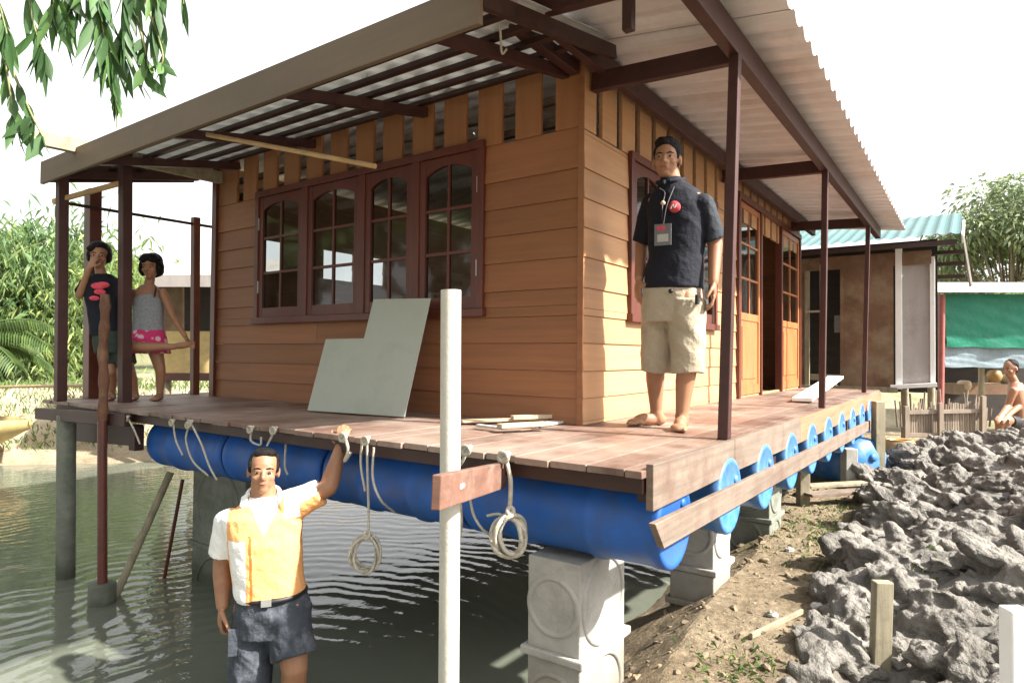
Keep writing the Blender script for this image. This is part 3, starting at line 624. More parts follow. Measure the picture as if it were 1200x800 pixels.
pillar(-2.92, -2.25, -.62, -.2, -.41, -1.75, 'wide damp grey concrete pillar standing in the water behind the orange shirt', M['conc_d'], .62)
# ------------------------------------------------------------------ poles and props
t = thing('concrete_pole', (.12, -1.5, -1.3), 'tall pale concrete pole before the deck with a plank end bolted on', 'pole')
p0, p1 = on(526, 860, 1, -1.50), on(528.5, 340, 1, -1.50)
m = MB(); m.tube([p0-Z*.45, p0.lerp(p1, .5), p1], .035, 20); m.build('shaft', M['pole'], t)
m = MB(); a, b = on(511, 577, 1, -1.80), on(590, 556, 1, -1.09); m.beam(a, b, .03, .10); pb = m.build('plank_end', M['plank_b'], t, bevel=.004)
m = MB(); c = on(538, 572, 1, -1.60); m.lathe([(-.03, .009), (.0, .016), (.012, .010), (.012, 0)], c+V((0, -.035, 0)), (.2, -1, 0), 8); m.lathe([(-.03, .009), (.0, .014), (.012, .010), (.012, 0)], c+V((.022, -.03, .012)), (.2, -1, 0), 8); m.build('bolt', M['rope'], pb)
m = MB(); a, b = on(78, 690, 1, -1.16), on(78, 486, 1, -1.16); m.tube([a-Z*.5, b], .062, 16)
tag(m.build('concrete_post', M['conc_d'], bevel=0), 'grey green concrete post in the water under the left end of the deck', 'post')
t = thing('mooring_post', on(120, 718, 1, -1.22)-Z*.3, 'thin red brown post with peeled top and concrete foot in the water', 'post')
a, b, c = on(120, 690, 1, -1.22), on(120, 490, 1, -1.22), on(123, 345, 1, -1.22)
m = MB(); m.tube([a, b], .030, 12); m.build('shaft', M['red'], t)
m = MB(); m.tube(sub([b-Z*.02, b.lerp(c, .3)+V((.01, 0, 0)), b.lerp(c, .55)-V((.012, 0, 0)), b.lerp(c, .8)+V((.008, 0, 0)), c], 4), [.030+.005*math.sin(i*1.9) for i in range(17)], 12); m.build('peeled_top', M['log'], t)
m = MB(); ft = on(120, 684, 1, -1.22); m.lathe([(-.5, 0), (-.5, .082), (0, .082), (.01, .07), (.01, 0)], ft, Z, 16); m.build('footing', M['conc_d'], t)
for (p, q, lab, r) in (((137, 695), (200, 553), 'grey wooden prop leaning from the water up to the drums', .026), ((192, 680), (214, 562), 'thin brown stick leaning beside the damp pillar', .013)):
    a, b = on(*p, 2, -1.30), on(*q, 1, -.75 if r > .02 else -.7)
    if r > .02: a = on(*p, 1, -1.1)
    m = MB(); m.tube([a-(b-a)*.25, b], r, 10); tag(m.build('wooden_prop', M['post_wood'] if r > .02 else M['red']), lab, 'prop')
# rear short piles by the right side
for (px, y0, y1, d, wpx, lab, mm) in ((1029, 470, 552, 6.6, 11, 'pale square pile at the far corner of the deck', 'post_wood'), (941, 540, 603, 5.6, 12, 'short pale pile under the side drums in the sun', 'post_wood'), (995, 525, 562, 6.3, 14, 'stubby concrete pile beside the big blue drum', 'conc')):
    a, b = at(px, y1, d), at(px, y0, d); wd = wpx*d/FPX; m = MB(); m.beam(a-Z*.3, b, wd, wd, F0)
    tag(m.build('pile', M[mm], bevel=.006), lab, 'pile')
a = V((1.455, .0, -.95)); m = MB()
b = on(1031, 680, 1, .0); m.beam(a-Z*.3, b+V((.01, .0, 0)), .075, .045, F0)
tag(m.build('stake', M['post_wood'], bevel=.004), 'weathered wooden stake driven into the grey mud', 'stake')
a = at(1192, 830, 1.7); b = at(1190, 712, 1.7); m = MB(); m.beam(a-Z*.5, b, .055, .05, F0)
tag(m.build('white_post', M['white'], bevel=.004), 'bright white post end at the lower right edge', 'post')
# ------------------------------------------------------------------ loose things on the deck
t0 = on(362, 481, 2, .006)
a, b = V((-1.80, -.46, .008)), V((-1.005, -.36, .008))
ux = (b-a).normalized(); q = on(438, 340, 1, -.03); uz = (V((0, .30, 1))).normalized()
poly = [(0, 0), (.80, 0), (.80, .765), (.335, .775), (.335, .50), (.0, .495)]
nn = ux.cross(uz)
m = MB(); m.prism([a+ux*s+uz*h for s, h in poly], nn*.008)
tag(m.build('cement_board', M['board'], bevel=.001), 'big pale grey L shaped cement sheet leaning on the wall below the window', 'board')
offs = [((575, 486), (628, 484), .05, .012, 'offcut_g', 'grey strip lying behind the other offcuts by the wall'), ((540, 493), (650, 490), .09, .01, 'offcut', 'long tan board offcut lying on the deck near the house corner'), ((585, 499), (640, 496), .06, .02, 'offcut', 'short wood offcut in front of the long tan board'),
        ((628, 498), (668, 492), .07, .014, 'offcut_g', 'pale broken cement piece next to the house corner'), ((560, 498), (592, 502), .03, .012, 'offcut_g', 'small pale sliver at the left of the offcuts'), ((600, 489), (655, 487), .05, .022, 'offcut', 'wood offcut lying across the middle of the pile')]
for i, (p, q, wd, th, k, lab) in enumerate(offs):
    a, b = on(*p, 2, .004+th/2+.011*(i % 3)), on(*q, 2, .004+th/2+.012*(i % 3)); m = MB(); m.beam(a, b, wd, th); tag(m.build('offcut', M[k], bevel=.002), lab, 'offcut', 'offcuts on the deck')
a, b = on(940, 468, 2, .03), on(1008, 440, 2, .10); b = a+(b-a).normalized()*2.4; m = MB(); m.beam(a, b+Z*.1, .16, .03); tag(m.build('loose_plank', M['white'], bevel=.003), 'pale sun bleached plank lying askew on the far deck', 'plank')
m = MB(); m.tube(sub([on(243, 158, 1, -1.05), on(340, 176, 1, -.9), on(440, 195, 1, -.75)], 5), .014, 8); tag(m.build('bamboo_stick', M['bamboo']), 'thin tan bamboo stick hung under the front eave', 'stick')
m = MB(); a = on(577, 5, 1, -.9); b = on(588, 62, 1, -.7)
m.tube(sub([a+Z*.08, a, a.lerp(b, .5)+V((.015, 0, 0)), b, b+V((.03, 0, .01))], 5), .006, 6); tag(m.build('cord', M['rope']), 'loose pale cord dangling from the roof corner', 'cord')
m = MB(); m.tube([on(-60, 455, 1, .2), on(106, 451, 1, -.6)], .016, 8); tag(m.build('bamboo_rail', M['bamboo']), 'thin brown pole running out level from the left end of the deck', 'pole')
# ------------------------------------------------------------------ ropes
rp = 'ropes tied round the drums'
def rope(pts, label, r=.0058, yy=-1.155, coil=None, knot=True):
    t = thing('rope', on(*pts[-1][:2], 1, yy), label, 'rope', rp); P = []
    for p in pts:
        P.append(on(p[0], p[1], 1, p[2] if len(p) > 2 else yy))
    m = MB(); m.tube(sub(P, 6), r, 7); m.build('strand', M['rope'], t)
    if knot:
        k = P[0]; m = MB()
        for i in range(3): m.tube(sub([k+V((.022*math.cos(a), -.012+.004*i, .018*math.sin(a+i*.9))) for a in np.linspace(0, 6.28, 9)], 2), r, 6)
        m.build('knot', M['rope'], t)
    if coil:
        cx, cy, rx, ry, n = coil; m = MB(); c = on(cx, cy, 1, yy-.02); k = c-CAM; s = k.dot(fw)/FPX
        for i in range(n):
            ox, oz, ph = random.uniform(-.012, .012), random.uniform(-.012, .012), random.uniform(0, 6)
            tl = random.uniform(-.5, .5)
            m.tube(sub([c+r0*(rx*s*(.75+.25*(i % 3)/2)*math.cos(a)+ox)+Z*(ry*s*(.85+.1*(i % 2))*math.sin(a)+oz)+F0*(.02*math.sin(a*2+ph)+tl*.06*math.cos(a)) for a in np.linspace(0, 6.28, 15)], 3), r, 6)
        m.tube(sub([c+r0*(.012*math.cos(a))+Z*(ry*s*.95+.012*math.sin(a)+.006*(a/6))+F0*.012*math.sin(a) for a in np.linspace(0, 18, 18)], 2), r, 6)
        m.build('coil', M['rope'], t)
    return t
rope([(203, 495), (206, 515), (214, 533)], 'short rope end hanging at the far left of the drums')
rope([(222, 498), (218, 515), (226, 540), (244, 557)], 'slack rope looped down round the left drum, left of the tighter loop')
rope([(224, 496), (236, 520), (245, 545), (254, 562)], 'tight rope running down the left drum, right of the slack loop')
rope([(295, 503), (294, 516), (305, 521), (306, 512)], 'small rope hook above the man in the orange shirt')
rope([(322, 504), (316, 516), (313, 522)], 'stub of rope just right of the small hook')
rope([(150, 490), (158, 505), (164, 520)], 'rope lashing at the left bearer of the deck')
rope([(430, 516), (431, 560), (432, 600), (432, 628)], 'rope hanging straight down to an open coil over the water', coil=(430, 650, 18, 22, 6))
rope([(424, 518), (423, 545), (428, 575)], 'short rope loop left of the hanging coil', knot=False)
rope([(438, 524), (437, 560), (446, 585), (462, 600, -1.02)], 'rope curving under the drum right of the hanging coil', knot=False)
rope([(404, 512), (408, 527), (404, 540), (411, 530)], 'short frayed rope under the raised hand', r=.008)
rope([(548, 527), (542, 540), (536, 548)], 'rope end tied above the bolted plank', r=.007)
rope([(540, 590), (541, 612), (538, 635)], 'short rope hanging beside the white pole', knot=False)
rope([(551, 585), (556, 605), (568, 622), (584, 628, -1.05)], 'rope curving round the drum right of the white pole', knot=False)
rope([(592, 535), (598, 560), (598, 585), (596, 606)], 'thick rope with a big coil near the pale pillar', r=.009, coil=(598, 628, 20, 26, 5))
rope([(571, 604), (585, 602), (596, 608)], 'twisted rope tail beside the big coil', knot=False)
rope([(335, 520), (334, 545), (337, 556)], 'rope line down the seam of two drums beside the head of the man', r=.006, knot=False, yy=-1.08)
#PART2
# ------------------------------------------------------------------ people
def frame_of(d):
    d = V(d).normalized(); a = d.orthogonal().normalized(); return a, d.cross(a), d
def prim_cap(m, p0, q0, p1, q1, seg=14, flat=False):
    """tapered limb with round (or flat) ends"""
    p0, p1 = V(p0), V(p1); a, b, d = frame_of(p1-p0); L = (p1-p0).length
    if flat: prof = [(0, .0001), (0, q0), (L, q1), (L, .0001)]
    else:
        prof = [(-q0*math.cos(t), max(.0001, q0*math.sin(t))) for t in np.linspace(0, math.pi/2, 5)]+[(L+q1*math.sin(t), max(.0001, q1*math.cos(t))) for t in np.linspace(0, math.pi/2, 5)]
    m.lathe(prof, p0, d, seg)
def prim_ell(m, c, rad, ax, seg=16):
    c = V(c); a, b, d = [V(k).normalized() for k in ax]; n = 9; vs = []
    for i in range(n+1):
        t = math.pi*i/n
        for k in range(seg):
            f = 2*math.pi*k/seg; s = max(.001, math.sin(t)); vs.append(c+a*(rad[0]*s*math.cos(f))+b*(rad[1]*s*math.sin(f))-d*(rad[2]*math.cos(t)))
    m.add(vs, [(i*seg+k, i*seg+(k+1) % seg, (i+1)*seg+(k+1) % seg, (i+1)*seg+k) for i in range(n) for k in range(seg)]+[tuple(range(seg))[::-1], tuple(range(n*seg, n*seg+seg))])
def prim_loft(m, rings, seg=24):
    """rings of (centre, side half vector, front half vector)"""
    vs = []
    for c, a, b in rings:
        for k in range(seg):
            f = 2*math.pi*k/seg; ca, sa = math.cos(f), math.sin(f)
            ca = math.copysign(abs(ca)**.85, ca); sa = math.copysign(abs(sa)**.85, sa); vs.append(V(c)+V(a)*ca+V(b)*sa)
    n = len(rings)
    m.add(vs, [(i*seg+k, i*seg+(k+1) % seg, (i+1)*seg+(k+1) % seg, (i+1)*seg+k) for i in range(n-1) for k in range(seg)]+[tuple(range(seg))[::-1], tuple(range((n-1)*seg, n*seg))])
def blob(name, m, mats, parent, vox=.006, smooth=4, cls=None, keep=None, fold=None):
    """fuse the overlapping shapes of m into one continuous skin"""
    mats = mats if isinstance(mats, list) else [mats]
    me = bpy.data.meshes.new('tmp'); me.from_pydata([tuple(p) for p in m.v], [], m.f); me.update()
    ob = bpy.data.objects.new('tmp', me); COL.objects.link(ob)
    r = ob.modifiers.new('r', 'REMESH'); r.mode = 'VOXEL'; r.voxel_size = vox
    s = ob.modifiers.new('s', 'SMOOTH'); s.factor = .5; s.iterations = smooth
    dg = bpy.context.evaluated_depsgraph_get(); dg.update(); ev = bpy.data.meshes.new_from_object(ob.evaluated_get(dg))
    bpy.data.objects.remove(ob); o = WL[parent]
    n = len(ev.vertices); co = np.empty(n*3, np.float32); ev.vertices.foreach_get('co', co); co = co.reshape(-1, 3)
    if fold is not None:
        no = np.empty(n*3, np.float32); ev.vertices.foreach_get('normal', no); no = no.reshape(-1, 3)
        co = co+no*fold(co)[:, None]
    if cls is not None or keep is not None:
        pc = np.empty(len(ev.polygons)*3, np.float32); ev.polygons.foreach_get('center', pc); pc = pc.reshape(-1, 3)
    ev.materials.clear()
    for k in mats: ev.materials.append(k)
    if cls is not None: ev.polygons.foreach_set('material_index', cls(pc).astype(np.int32))
    else: ev.polygons.foreach_set('material_index', np.zeros(len(ev.polygons), np.int32))
    ev.polygons.foreach_set('use_smooth', np.ones(len(ev.polygons), bool))
    co = co-np.array(o, np.float32); ev.vertices.foreach_set('co', co.ravel()); ev.update(); ev.name = name
    ob = bpy.data.objects.new(name, ev); COL.objects.link(ob); ob.parent = parent; WL[ob] = o; return ob
def hand(m, wr, d, nrm, th, s=1., curl=25, spread=.0):
    """palm with four bent fingers and a thumb leaving its side; d = along, nrm = palm side, th = thumb side"""
    d = V(d).normalized(); th = V(th); th = (th-d*th.dot(d)).normalized(); nrm = V(nrm); nrm = (nrm-d*nrm.dot(d)-th*nrm.dot(th)).normalized(); wr = V(wr)
    prim_ell(m, wr+d*.048*s, (.040*s, .017*s, .056*s), (th, nrm, d))
    for k, (o, L, rr) in enumerate(((.030, .072, .0092), (.010, .082, .0096), (-.011, .076, .0092), (-.030, .058, .0082))):
        p = wr+d*(.090-.006*abs(k-1.2))*s+th*o*s; dd = (d+th*o*spread*12).normalized(); a = R(curl*.5)
        for j, f in enumerate((.45, .31, .24)):
            q = p+(dd*math.cos(a)+nrm*math.sin(a))*L*f*s; prim_cap(m, p, rr*s*(1-.08*j), q, rr*s*(.93-.08*j), 8); p = q; a += R(curl)
    p = wr+d*.028*s+th*.030*s; dd = (th*.75+d*.7+nrm*.35).normalized()
    for L, rr in ((.036, .0125), (.030, .0105), (.022, .0095)):
        q = p+dd*L*s; prim_cap(m, p, rr*s, q, rr*.9*s, 8); p = q; dd = (dd+d*.35+nrm*.2-th*.25).normalized()
def foot(m, ank, toe, s=1., zt=0.0):
    """heel, arch, ball and five toes flat on z = zt"""
    ank, toe = V(ank), V(toe); d = V((toe.x-ank.x, toe.y-ank.y, 0)).normalized(); sd = V((d.y, -d.x, 0)); z0 = zt
    prim_cap(m, ank, .036*s, V((ank.x, ank.y, z0+.045*s))-d*.01*s, .037*s)
    prim_ell(m, V((ank.x, ank.y, z0+.034*s))-d*.018*s, (.034*s, .046*s, .034*s), (sd, d, Z))
    prim_ell(m, V((ank.x, ank.y, z0+.036*s))+d*.055*s, (.036*s, .085*s, .036*s), (sd, d, Z))
    prim_ell(m, V((ank.x, ank.y, z0+.022*s))+d*.125*s, (.045*s, .05*s, .022*s), (sd, d, Z))
    for k in range(5):
        o = (-.034+.0165*k)*s; L = (.050, .046, .042, .036, .030)[k]*s; rr = (.0125, .0095, .009, .0088, .0085)[k]*s
        p = V((ank.x, ank.y, z0+rr+.004))+d*.155*s+sd*o; prim_cap(m, p-d*.012*s, rr, p+d*(L-.022*s), rr*.9, 8)
def head(m, c, f, u, s=1., ears=True, face=1.):
    f, u = V(f).normalized(), V(u).normalized(); u = (u-f*u.dot(f)).normalized(); r_ = f.cross(u).normalized(); c = V(c)
    P = lambda a, b, e: c+(r_*a+f*b+u*e)*s
    prim_ell(m, P(0, -.008, .030), (.074*s, .092*s, .086*s), (r_, f, u), 24)
    prim_ell(m, P(0, .022, -.030), (.060*s, .066*s, .078*s*face), (r_, f, u), 20)
    prim_ell(m, P(0, .048, -.085), (.030*s, .032*s, .026*s), (r_, f, u))
    prim_cap(m, P(-.034, .068, .018), .014*s, P(.034, .068, .018), .014*s, 10)     # brow
    prim_cap(m, P(0, .084, .008), .0095*s, P(0, .099, -.026), .0125*s, 10); prim_cap(m, P(-.014, .086, -.030), .009*s, P(.014, .086, -.030), .009*s, 8)
    for k in (-1, 1): prim_ell(m, P(.036*k, .055, -.025), (.024*s, .024*s, .024*s), (r_, f, u))    # cheeks
    prim_cap(m, P(-.016, .082, -.053), .0075*s, P(.016, .082, -.053), .0075*s, 8)
    prim_cap(m, P(-.013, .080, -.064), .0085*s, P(.013, .080, -.064), .0085*s, 8)
    for k in (-1, 1): prim_cap(m, P(.020*k, .0795, .0085), .0062*s, P(.042*k, .0735, .0075), .0058*s, 8)      # lids
    if ears:
        for k in (-1, 1): prim_ell(m, P(.076*k, -.008, -.006), (.010*s, .020*s, .032*s), (r_, f, u))
    return P, r_, f, u
def face_parts(par, P, r_, f, u, s=1., brow=True):
    for k in (-1, 1):
        m = MB(); prim_ell(m, P(.031*k, .0770, .0005), (.0110*s, .0080*s, .0042*s), (r_, f, u), 12); n = len(m.f); prim_ell(m, P(.031*k, .0825, .0010), (.0078*s, .0046*s, .0050*s), (r_, f, u), 10)
        for i in range(n, len(m.f)): m.m[i] = 1
        m.sm = [True]*len(m.f); m.build('eye', [M['eyew'], M['eyeb']], par)
        if brow:
            m = MB(); m.tube([P(.012*k, .0815, .020), P(.031*k, .0825, .0255), P(.050*k, .0705, .019)], [.0028*s, .0042*s, .0022*s], 6); m.build('eyebrow', M['hair'], par)
    m = MB(); m.tube([P(-.021, .0800, -.0585), P(-.008, .0905, -.0570), P(.008, .0905, -.0570), P(.021, .0800, -.0585)], [.002*s, .0042*s, .0042*s, .002*s], 6); m.build('mouth', M['lip'], par)
def hair_noise(amp, fr=60):
    return lambda co: amp*(np.sin(co[:, 0]*fr*1.3+co[:, 2]*fr*.4)*np.sin(co[:, 1]*fr*1.1)+.6*np.sin(co[:, 2]*fr*2.1+co[:, 0]*fr*1.7))
def folds(amp, seed):
    def f(co):
        a = fbm(co[:, 0]*9+seed+co[:, 2]*5, co[:, 1]*9+co[:, 2]*9, 3, seed); return amp*a
    return f
S0, A0 = r0.copy(), F0.copy()                       # picture right and away, level
def turned(deg): a = R(deg); return (S0*math.cos(a)+A0*math.sin(a)), (-A0*math.cos(a)+S0*math.sin(a))   # body right side, front
# ---- man standing on the deck
D = 3.57; t = thing('person', (.41, .22, 0), 'man standing on the deck in a dark navy polo shirt and khaki shorts, barefoot', 'person')
B = lambda px, py, o=0.: at(px, py, D+o)
s_, f_ = turned(-28)
m = MB(); P, hr, hf, hu = head(m, B(781.5, 188), f_*.96+S0*.10-Z*.02, Z+S0*.04, .95)
prim_cap(m, B(784, 200), .050, B(789, 222, .01), .056)
prim_loft(m, [(B(789, 218), s_*.07, f_*.06), (B(792, 232), s_*.155, f_*.09), (B(793, 262), s_*.150, f_*.112), (B(791, 300), s_*.140, f_*.108), (B(788, 332), s_*.145, f_*.110), (B(787, 358), s_*.150, f_*.112), (B(787, 374), s_*.11, f_*.09)])
arm = [B(825, 239, -.085), B(838, 286, -.07), B(836, 330, -.14)]
prim_cap(m, arm[0]-Z*.015, .046, arm[1], .040); prim_cap(m, arm[1], .040, arm[2], .027); hand(m, arm[2], V((.02, -.05, -1)), -S0*.6+A0*.6, -A0-S0*.3, 1., 26)
arm2 = [B(766, 238, .09), B(752, 287, .17), B(749, 326, .06)]
prim_cap(m, arm2[0], .052, arm2[1], .039); prim_cap(m, arm2[1], .039, arm2[2], .027); hand(m, arm2[2], V((-.05, -.1, -1)), S0, -A0+S0*.3, 1., 30)
for hp, kn, an, toe in (((773, 352, .07), (768, 424, .06), (769, 482), (726, 0)), ((803, 352, -.07), (806, 426, -.10), (799, 487), (792, 0))):
    a_ = on(an[0], an[1], 2, .085) if 0 else B(an[0], an[1], .09 if an[0] < 780 else -.10); a_.z = .075
    prim_cap(m, B(*hp), .088, B(*kn), .056); prim_cap(m, B(*kn), .054, B(*kn).lerp(a_, .35)+A0*.012, .052); prim_cap(m, B(*kn).lerp(a_, .35)+A0*.012, .052, a_, .033)
    fd = (-S0*.95-A0*.25) if an[0] < 780 else (-A0*.9-S0*.35); foot(m, a_, a_+fd, 1.0)
body = blob('body', m, M['skin'], t, .0055, 5)
face_parts(body, P, hr, hf, hu, .95)
m = MB(); prim_ell(m, P(0, -.020, .054), (.079, .088, .080), (hr, hf, hu), 24); prim_ell(m, P(.01, .014, .100), (.058, .060, .031), (hr, hf, hu)); prim_ell(m, P(0, -.058, .0), (.066, .040, .062), (hr, hf, hu))
for k in (-1, 1): prim_ell(m, P(.064*k, .012, .035), (.014, .03, .034), (hr, hf, hu))
blob('hair', m, M['hair'], t, .005, 2, fold=hair_noise(.0025))
m = MB()
prim_loft(m, [(B(786, 209), s_*.058, f_*.058), (B(788, 217), s_*.085, f_*.078), (B(791, 227), s_*.135, f_*.10), (B(793, 240), s_*.166, f_*.116), (B(794, 262), s_*.160, f_*.128), (B(792, 300), s_*.150, f_*.124), (B(790, 326), s_*.158, f_*.130), (B(789, 339), s_*.162, f_*.134)])
prim_cap(m, arm[0]-Z*.01, .062, arm[0].lerp(arm[1], .9), .064, flat=True); prim_ell(m, arm[0]-S0*.010+Z*.002, (.066, .066, .055), (s_, f_, Z)); prim_cap(m, arm2[0]+Z*.006, .068, arm2[0].lerp(arm2[1], .95), .064, flat=True); prim_ell(m, arm2[0], (.07, .07, .06), (s_, f_, Z))
ca, cs = np.array(arm[0]), np.array(S0)
sh = blob('shirt', m, [M['navy'], M['navy_sun']], t, .0065, 4, cls=lambda p: ((p-ca)@cs > .012), fold=folds(.018, 3))
m = MB(); c = B(786, 212, -.0); m.tube([c+s_*(.072*math.cos(a))+f_*(.078*math.sin(a)-.004)-Z*.022*max(0, math.sin(a)) for a in np.linspace(R(100), R(440), 18)], .013, 8); m.build('collar', M['navy'], sh)
def chest(px, py, off): return B(px, py, -.148+off)
m = MB(); c = B(790, 242, -.15); m.lathe([(-.02, .030), (.003, .030), (.004, 0)], c, f_, 20); em = m.build('chest_emblem', mat('emblem red', (.45, .045, .06), .7, .3, (40, 40, 40), 0), sh); 
m = MB()
for (a, b) in (((-.016, -.012), (-.006, .012)), ((-.006, .012), (.004, -.010)), ((.004, -.010), (.015, .013))): m.beam(c+f_*.006+s_*a[0]+Z*a[1], c+f_*.006+s_*b[0]+Z*b[1], .005, .004, f_)
m.build('emblem_stroke', M['poloW'], em)
k1, k2 = B(779, 220, -.085), B(777, 272, -.165)
m = MB(); m.tube(sub([k1-s_*.03, k1+V((0, 0, -.03)), B(776, 242, -.135), k2+Z*.035], 5), .0045, 6); m.tube(sub([k1+s_*.05, B(781, 242, -.150), k2+Z*.035], 5), .0045, 6)
ln = m.build('lanyard', M['belt'], sh)
m = MB(); bx, bz = s_, Z; m.prism([k2-s_*.044+Z*.042, k2+s_*.044+Z*.042, k2+s_*.044-Z*.07, k2-s_*.044-Z*.07], f_*.008); cdd = m.build('name_card', mat('grey card holder', (.12, .12, .13), .3, .2, (20, 20, 20), 0), sh)
m = MB(); q = k2+f_*.0085; m.prism([q-s_*.03+Z*.03, q+s_*.012+Z*.03, q+s_*.012+Z*.008, q-s_*.03+Z*.008], f_*.002); m.build('card_photo', M['pinkprint'], cdd)
m = MB(); m.prism([q-s_*.028-Z*.012, q+s_*.03-Z*.012, q+s_*.03-Z*.052, q-s_*.028-Z*.052], f_*.002); m.build('card_panel', M['conc'], cdd)
m = MB(); k = B(777, 238, -.15); m.lathe([(-.004, .012), (.004, .012), (.006, .004)], k, f_, 12); m.build('badge', M['offcut'], sh)
m = MB()
prim_loft(m, [(B(788, 331), s_*.158, f_*.122), (B(787, 352), s_*.166, f_*.130), (B(787, 378), s_*.165, f_*.128)])
prim_cap(m, B(772, 352, .07), .104, B(769, 436, .07), .090, flat=True, seg=20); prim_cap(m, B(804, 352, -.07), .104, B(806, 437, -.09), .088, flat=True, seg=20)
so_ = blob('shorts', m, M['khaki'], t, .0065, 4, fold=folds(.022, 8))
m = MB(); c = B(786, 341, -.143); m.lathe([(-.004, .012), (.003, .012), (.004, 0)], c, f_, 12); m.build('button', M['belt'], so_)
m = MB(); c = B(817, 352, -.195); m.tube([c+Z*.03, c-Z*.02], .012, 8); m.build('key_pouch', M['belt'], so_)
# ---- man in the water
D2 = 3.05; t = thing('person', at(318, 690, D2)-Z*.97, 'man in an orange and white polo shirt standing in the water with one arm raised', 'person')
B = lambda px, py, o=0.: at(px, py, D2+o)
s_, f_ = turned(17)
m = MB(); P, hr, hf, hu = head(m, B(309, 552), f_*.95+S0*.05+Z*.06, Z+S0*.06, .87, face=.92)
prim_cap(m, B(308, 566, .01), .054, B(310, 592, .02), .062)
prim_loft(m, [(B(309, 586, .01), s_*.075, f_*.065), (B(308, 604), s_*.160, f_*.095), (B(310, 632), s_*.155, f_*.118), (B(313, 664), s_*.146, f_*.118), (B(317, 690), s_*.148, f_*.115), (B(319, 715), s_*.155, f_*.115), (B(319, 730), s_*.11, f_*.09)])
a1 = [B(270, 610, .0), B(261, 660, .02), B(261, 708, -.04)]
prim_cap(m, a1[0], .054, a1[1], .043); prim_cap(m, a1[1], .044, a1[1].lerp(a1[2], .3), .044); prim_cap(m, a1[1].lerp(a1[2], .3), .044, a1[2], .030); hand(m, a1[2], V((-.02, -.1, -1)), S0*.8+A0*.4, -A0+S0*.5, 1.0, 42)
a2 = [B(343, 594, .02), B(385, 571, .03), B(399, 525, .10)]
prim_cap(m, a2[0], .054, a2[1], .042); prim_cap(m, a2[1], .043, a2[1].lerp(a2[2], .3), .044); prim_cap(m, a2[1].lerp(a2[2], .3), .043, a2[2], .029)
hand(m, a2[2], Z*.9+A0*.35+S0*.05, A0, -S0, .95, 48)
for hp, kn, an in (((297, 712, .01), (293, 790, -.06), (290, 905, .02)), ((338, 712, .0), (345, 782, -.08), (336, 905, .03))):
    a_ = B(*an); prim_cap(m, B(*hp), .092, B(*kn), .060); prim_cap(m, B(*kn), .058, B(*kn).lerp(a_, .35)+A0*.012, .056); prim_cap(m, B(*kn).lerp(a_, .35)+A0*.012, .056, a_, .035); foot(m, a_, a_-A0, 1., a_.z-.07)
body = blob('body', m, M['skin'], t, .0055, 5)
face_parts(body, P, hr, hf, hu, .90)
m = MB(); prim_ell(m, P(0, -.030, .046), tuple(.91*v for v in (.0795, .079, .076)), (hr, hf, hu), 24); prim_ell(m, P(0, .004, .096), (.054, .052, .028), (hr, hf, hu)); prim_ell(m, P(0, -.062, .0), (.062, .040, .056), (hr, hf, hu))
for k in (-1, 1): prim_ell(m, P(.066*k, .018, .028), (.014, .018, .03), (hr, hf, hu))
blob('hair', m, M['hair'], t, .005, 2, fold=hair_noise(.002))
m = MB()
prim_loft(m, [(B(309, 580, .01), s_*.064, f_*.062), (B(309, 589, .01), s_*.100, f_*.088), (B(308, 603), s_*.180, f_*.115), (B(310, 632), s_*.172, f_*.138), (B(313, 664), s_*.160, f_*.136), (B(316, 686), s_*.160, f_*.134), (B(317, 696), s_*.158, f_*.132)])
prim_cap(m, a1[0]+Z*.008, .072, a1[0].lerp(a1[1], .78), .069, flat=True, seg=18); prim_ell(m, a1[0], (.074, .074, .062), (s_, f_, Z))
prim_cap(m, a2[0]-S0*.03, .080, a2[0].lerp(a2[1], .80), .066, flat=True, seg=18); prim_ell(m, a2[0], (.075, .075, .066), (s_, f_, Z))
c0, sv, fv = np.array(B(311, 632)), np.array(s_), np.array(f_); uz_ = np.array([0, 0, 1.])
def polo(p):
    q = p-c0; x = q@sv; z = q[:, 2]; w_ = np.zeros(len(p))
    side = (x < -.078+.10*z*0-.04*np.clip(z, -.3, .3)) & (x > -.155-.1*np.clip(z, -.3, 0)) & (z < .03)   # white side panel
    w_[side] = 1
    w_[(np.abs(x+.075+.04*z-.018) < .006) & (z < .05)] = 2
    w_[(x < -.160)] = 1                                     # white sleeve
    w_[(x > -.16) & (x < -.02) & (np.abs(z-.098+.35*(x+.09)) < .0) ] = 1
    w_[(x > .085) & (z > .118) & (z < .3) & (x < .155)] = 1  # white far shoulder yoke
    ra = p-np.array(a2[0]); dA = np.array(a2[1]-a2[0]); crs = (dA@sv)*ra[:, 2]-dA[2]*(ra@sv); w_[(x > .14) & (crs > .002)] = 1
    w_[(np.abs(x) < .032-.5*(.115-z)) & (z > .03)] = 1
    return w_
sh = blob('polo_shirt', m, [M['orange'], M['poloW'], mat('dark orange piping', (.55, .16, .03), .8, .1, (9, 9, 9), 0)], t, .006, 4, cls=polo, fold=folds(.018, 5))
m = MB(); c = B(309, 582, .01)
for k in (-1, 1):
    m.prism([c+s_*(.070*k)-f_*.02+Z*.022, c+s_*(.066*k)+f_*.055+Z*.0, c+s_*(.012*k)+f_*.098-Z*.062, c+s_*(.055*k)+f_*.085-Z*.060, c+s_*(.098*k)+f_*.045-Z*.022, c+s_*(.098*k)-f_*.03+Z*.0], (s_*k*.3+f_).normalized()*.006)
m.tube([c+s_*(.070*math.cos(a))+f_*(.068*math.sin(a)-.004)+Z*(.018-.02*math.sin(a)) for a in np.linspace(R(170), R(370), 14)], .011, 8)
m.build('collar', M['poloW'], sh)
m = MB()
